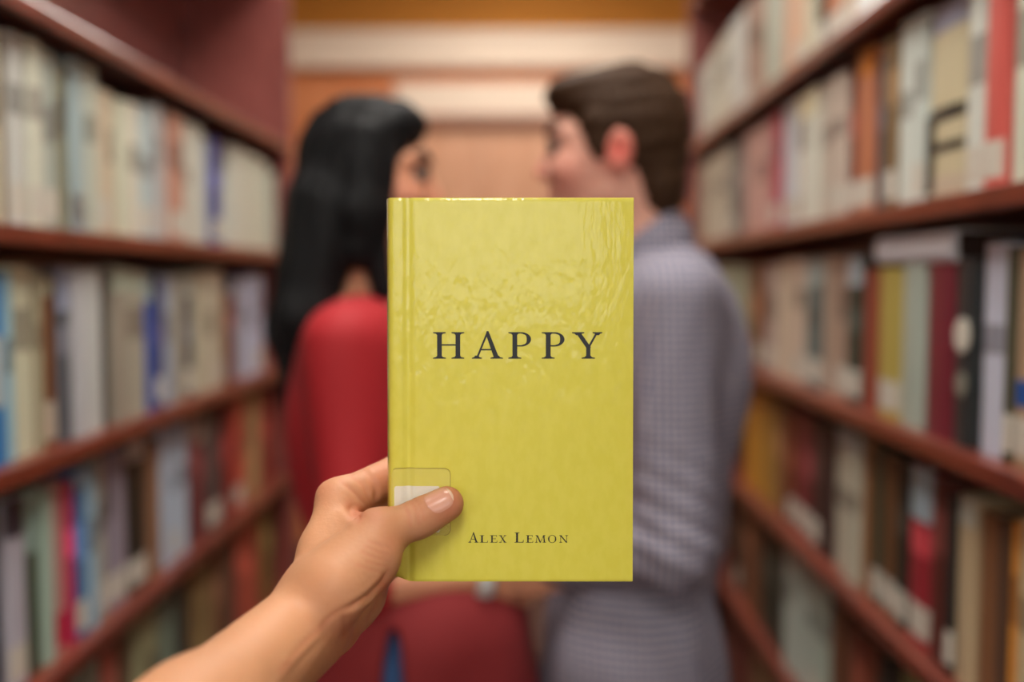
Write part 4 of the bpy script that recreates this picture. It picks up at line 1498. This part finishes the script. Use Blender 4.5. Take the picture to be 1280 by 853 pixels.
def poly_dist(uv, line):
    best = np.full(len(uv), 1e9)
    tt = np.zeros(len(uv))
    for k_, (a, b) in enumerate(zip(line, line[1:])):
        a, b = np.array(a, float), np.array(b, float)
        d = b - a
        t = np.clip(((uv - a) @ d) / (d @ d), 0, 1)
        dist = np.linalg.norm(uv - a - t[:, None] * d, axis=1)
        m = dist < best
        best[m] = dist[m]
        tt[m] = (k_ + t[m]) / (len(line) - 1)
    return best, tt


disp = np.zeros(len(P))
vis = (facing > 0.05)
CREASES = [  # photo pixels, half width, depth (mm)
    ([(514, 628), (521, 640), (524, 655)], 2.2, .55), ([(519, 624), (527, 637), (530, 650)], 2.0, .5), ([(507, 634), (512, 646), (513, 658)], 2.0, .3),
    ([(426, 601), (446, 618), (458, 633)], 2.6, .8), ([(438, 594), (453, 606), (464, 632)], 2.4, .7), ([(452, 585), (466, 600), (471, 613), (468, 630)], 2.6, .9),
    ([(461, 677), (478, 684), (490, 688)], 2.2, .4), ([(456, 683), (474, 691), (488, 694)], 2.0, .28), ([(452, 690), (470, 698), (487, 701)], 2.0, .28), ([(458, 702), (474, 707), (484, 708)], 1.8, .2),
    ([(446, 706), (462, 712), (478, 716)], 1.8, .15),
    ([(436, 630), (442, 642), (452, 648)], 5.5, 1.6),
    ([(424, 764), (412, 772), (400, 785)], 3.0, .4), ([(429, 770), (432, 785), (424, 806)], 2.5, .6), ([(472, 745), (470, 758), (456, 780)], 2.4, .5), ([(424, 764), (440, 758), (461, 745), (478, 728), (486, 712)], 3.2, 1.2),
    ([(410, 778), (380, 805), (350, 840)], 3.2, .25), ([(400, 800), (372, 830), (360, 850)], 3.0, .2),
]
for line, w, dm in CREASES:
    ds, tt = poly_dist(uv, line)
    fade = np.clip(np.minimum(tt, 1 - tt) * 5, 0.15, 1)
    disp -= np.where(vis, dm * 1e-3 * fade * np.exp(-(ds / w) ** 2), 0)
    disp += np.where(vis, dm * 0.35e-3 * fade * np.exp(-((ds - 2.4 * w) / w) ** 2), 0)
BUMPS = [((402, 612), 16, .8), ((478, 655), 16, .7), ((525, 640), 14, .3), ((340, 800), 20, .3), ((357, 826), 6, .5)]
for c, w, dm in BUMPS:
    ds = np.linalg.norm(uv - np.array(c), axis=1)
    disp += np.where(vis, dm * 1e-3 * np.exp(-(ds / w) ** 2), 0)
# tendons / veins on the inner wrist
for line, w, dm in [([(398, 792), (366, 826), (340, 860)], 5, .35), ([(412, 796), (392, 826), (372, 856)], 4, .25)]:
    ds, tt = poly_dist(uv, line)
    disp += np.where(vis, dm * 1e-3 * np.exp(-(ds / w) ** 2), 0)
disp[near_cover & (dep > -0.001) & (dep < TH + .001)] = 0
P = P + Nn * disp[:, None]
fl_ = np.zeros(len(P))
for c, w, a in [((558, 628), 26, .7), ((478, 600), 26, .45), ((448, 642), 12, .7), ((402, 612), 18, .3), ((478, 655), 18, .2), ((440, 795), 26, .55), ((484, 735), 14, .8), ((470, 645), 14, .4), ((490, 680), 20, .35)]:
    ds = np.linalg.norm(uv - np.array(c), axis=1)
    fl_ = np.maximum(fl_, a * np.exp(-(ds / w) ** 2))
for line, w, dm in CREASES[:17]:
    ds, tt = poly_dist(uv, line)
    fl_ = np.maximum(fl_, .36 * np.exp(-(ds / (w * 1.2)) ** 2))
np_obj('body', P, Q, M_SKIN, arm, ARM_O, np.clip(fl_, 0, 1))
from mathutils.bvhtree import BVHTree
mk = np.linalg.norm(P[Q[:, 0]] - TI, axis=1) < .05
BVH = BVHTree.FromPolygons([Vector(v) for v in P], [list(map(int, f)) for f in Q[mk]])

# thumb nail: a curved plate on the back of the last joint
ax = (TT - TI) / np.linalg.norm(TT - TI)
up = -np3(C_F) * 0.80 + np3(C_U) * 0.55 + np3(C_R) * (-0.1)
up = up - ax * (up @ ax)
up /= np.linalg.norm(up)
sd = np.cross(ax, up)
M_NAIL = material('nail', (212, 156, 134), 0.25, var=0.05, scale=60, coat=0.3)
M_NAILTIP = material('nail_tip', (222, 190, 166), 0.3, var=0.04, scale=60)
LT = np.linalg.norm(TT - TI)


def nail(name, u0, u1, e, th, mat, half=0.74):
    bm = bmesh.new()
    nu, nv = 14, 14
    g = {}
    for side in (0, 1):
        for i in range(nu + 1):
            u = i / nu
            s = u0 + (u1 - u0) * u
            base = TI + ax * s
            rr = .0112 + (.0094 - .0112) * min(s / LT, 1)
            if s > LT:
                rr = math.sqrt(max(.0094 ** 2 - (s - LT) ** 2, .004 ** 2)) + 0.0008
            su = (s - N_A) / (N_B - N_A)
            wv = half * math.sqrt(max(0.0, 1 - (2 * abs(su - .5)) ** 3.2)) if True else half
            for j in range(nv + 1):
                a = (2 * j / nv - 1) * wv
                rad = rr + e - (th if side else 0) - 0.0006 * abs(2 * j / nv - 1) ** 3
                dr = up * math.cos(a) + sd * math.sin(a)
                hit = BVH.ray_cast(Vector(base + dr * .03), Vector(-dr))
                if hit[0] is not None:
                    rad = .03 - hit[3] + e - (th if side else 0) - 0.0003 * abs(2 * j / nv - 1) ** 3
                p = base + dr * rad
                g[side, i, j] = bm.verts.new(p - np3(ARM_O))
    for side in (0, 1):
        for i in range(nu):
            for j in range(nv):
                bm.faces.new((g[side, i, j], g[side, i + 1, j], g[side, i + 1, j + 1], g[side, i, j + 1]))
    bmesh.ops.remove_doubles(bm, verts=bm.verts, dist=1e-6)
    return from_bm(name, bm, mat, arm, True)


N_A, N_B = LT * 0.38, LT + 0.0048
nl = nail('thumb_nail', N_A + 0.0002, N_B - 0.0016, 0.0005, 0.0008, M_NAIL)
nail('nail_tip', N_B - 0.0016, N_B - 0.0001, 0.0005, 0.0008, M_NAILTIP)
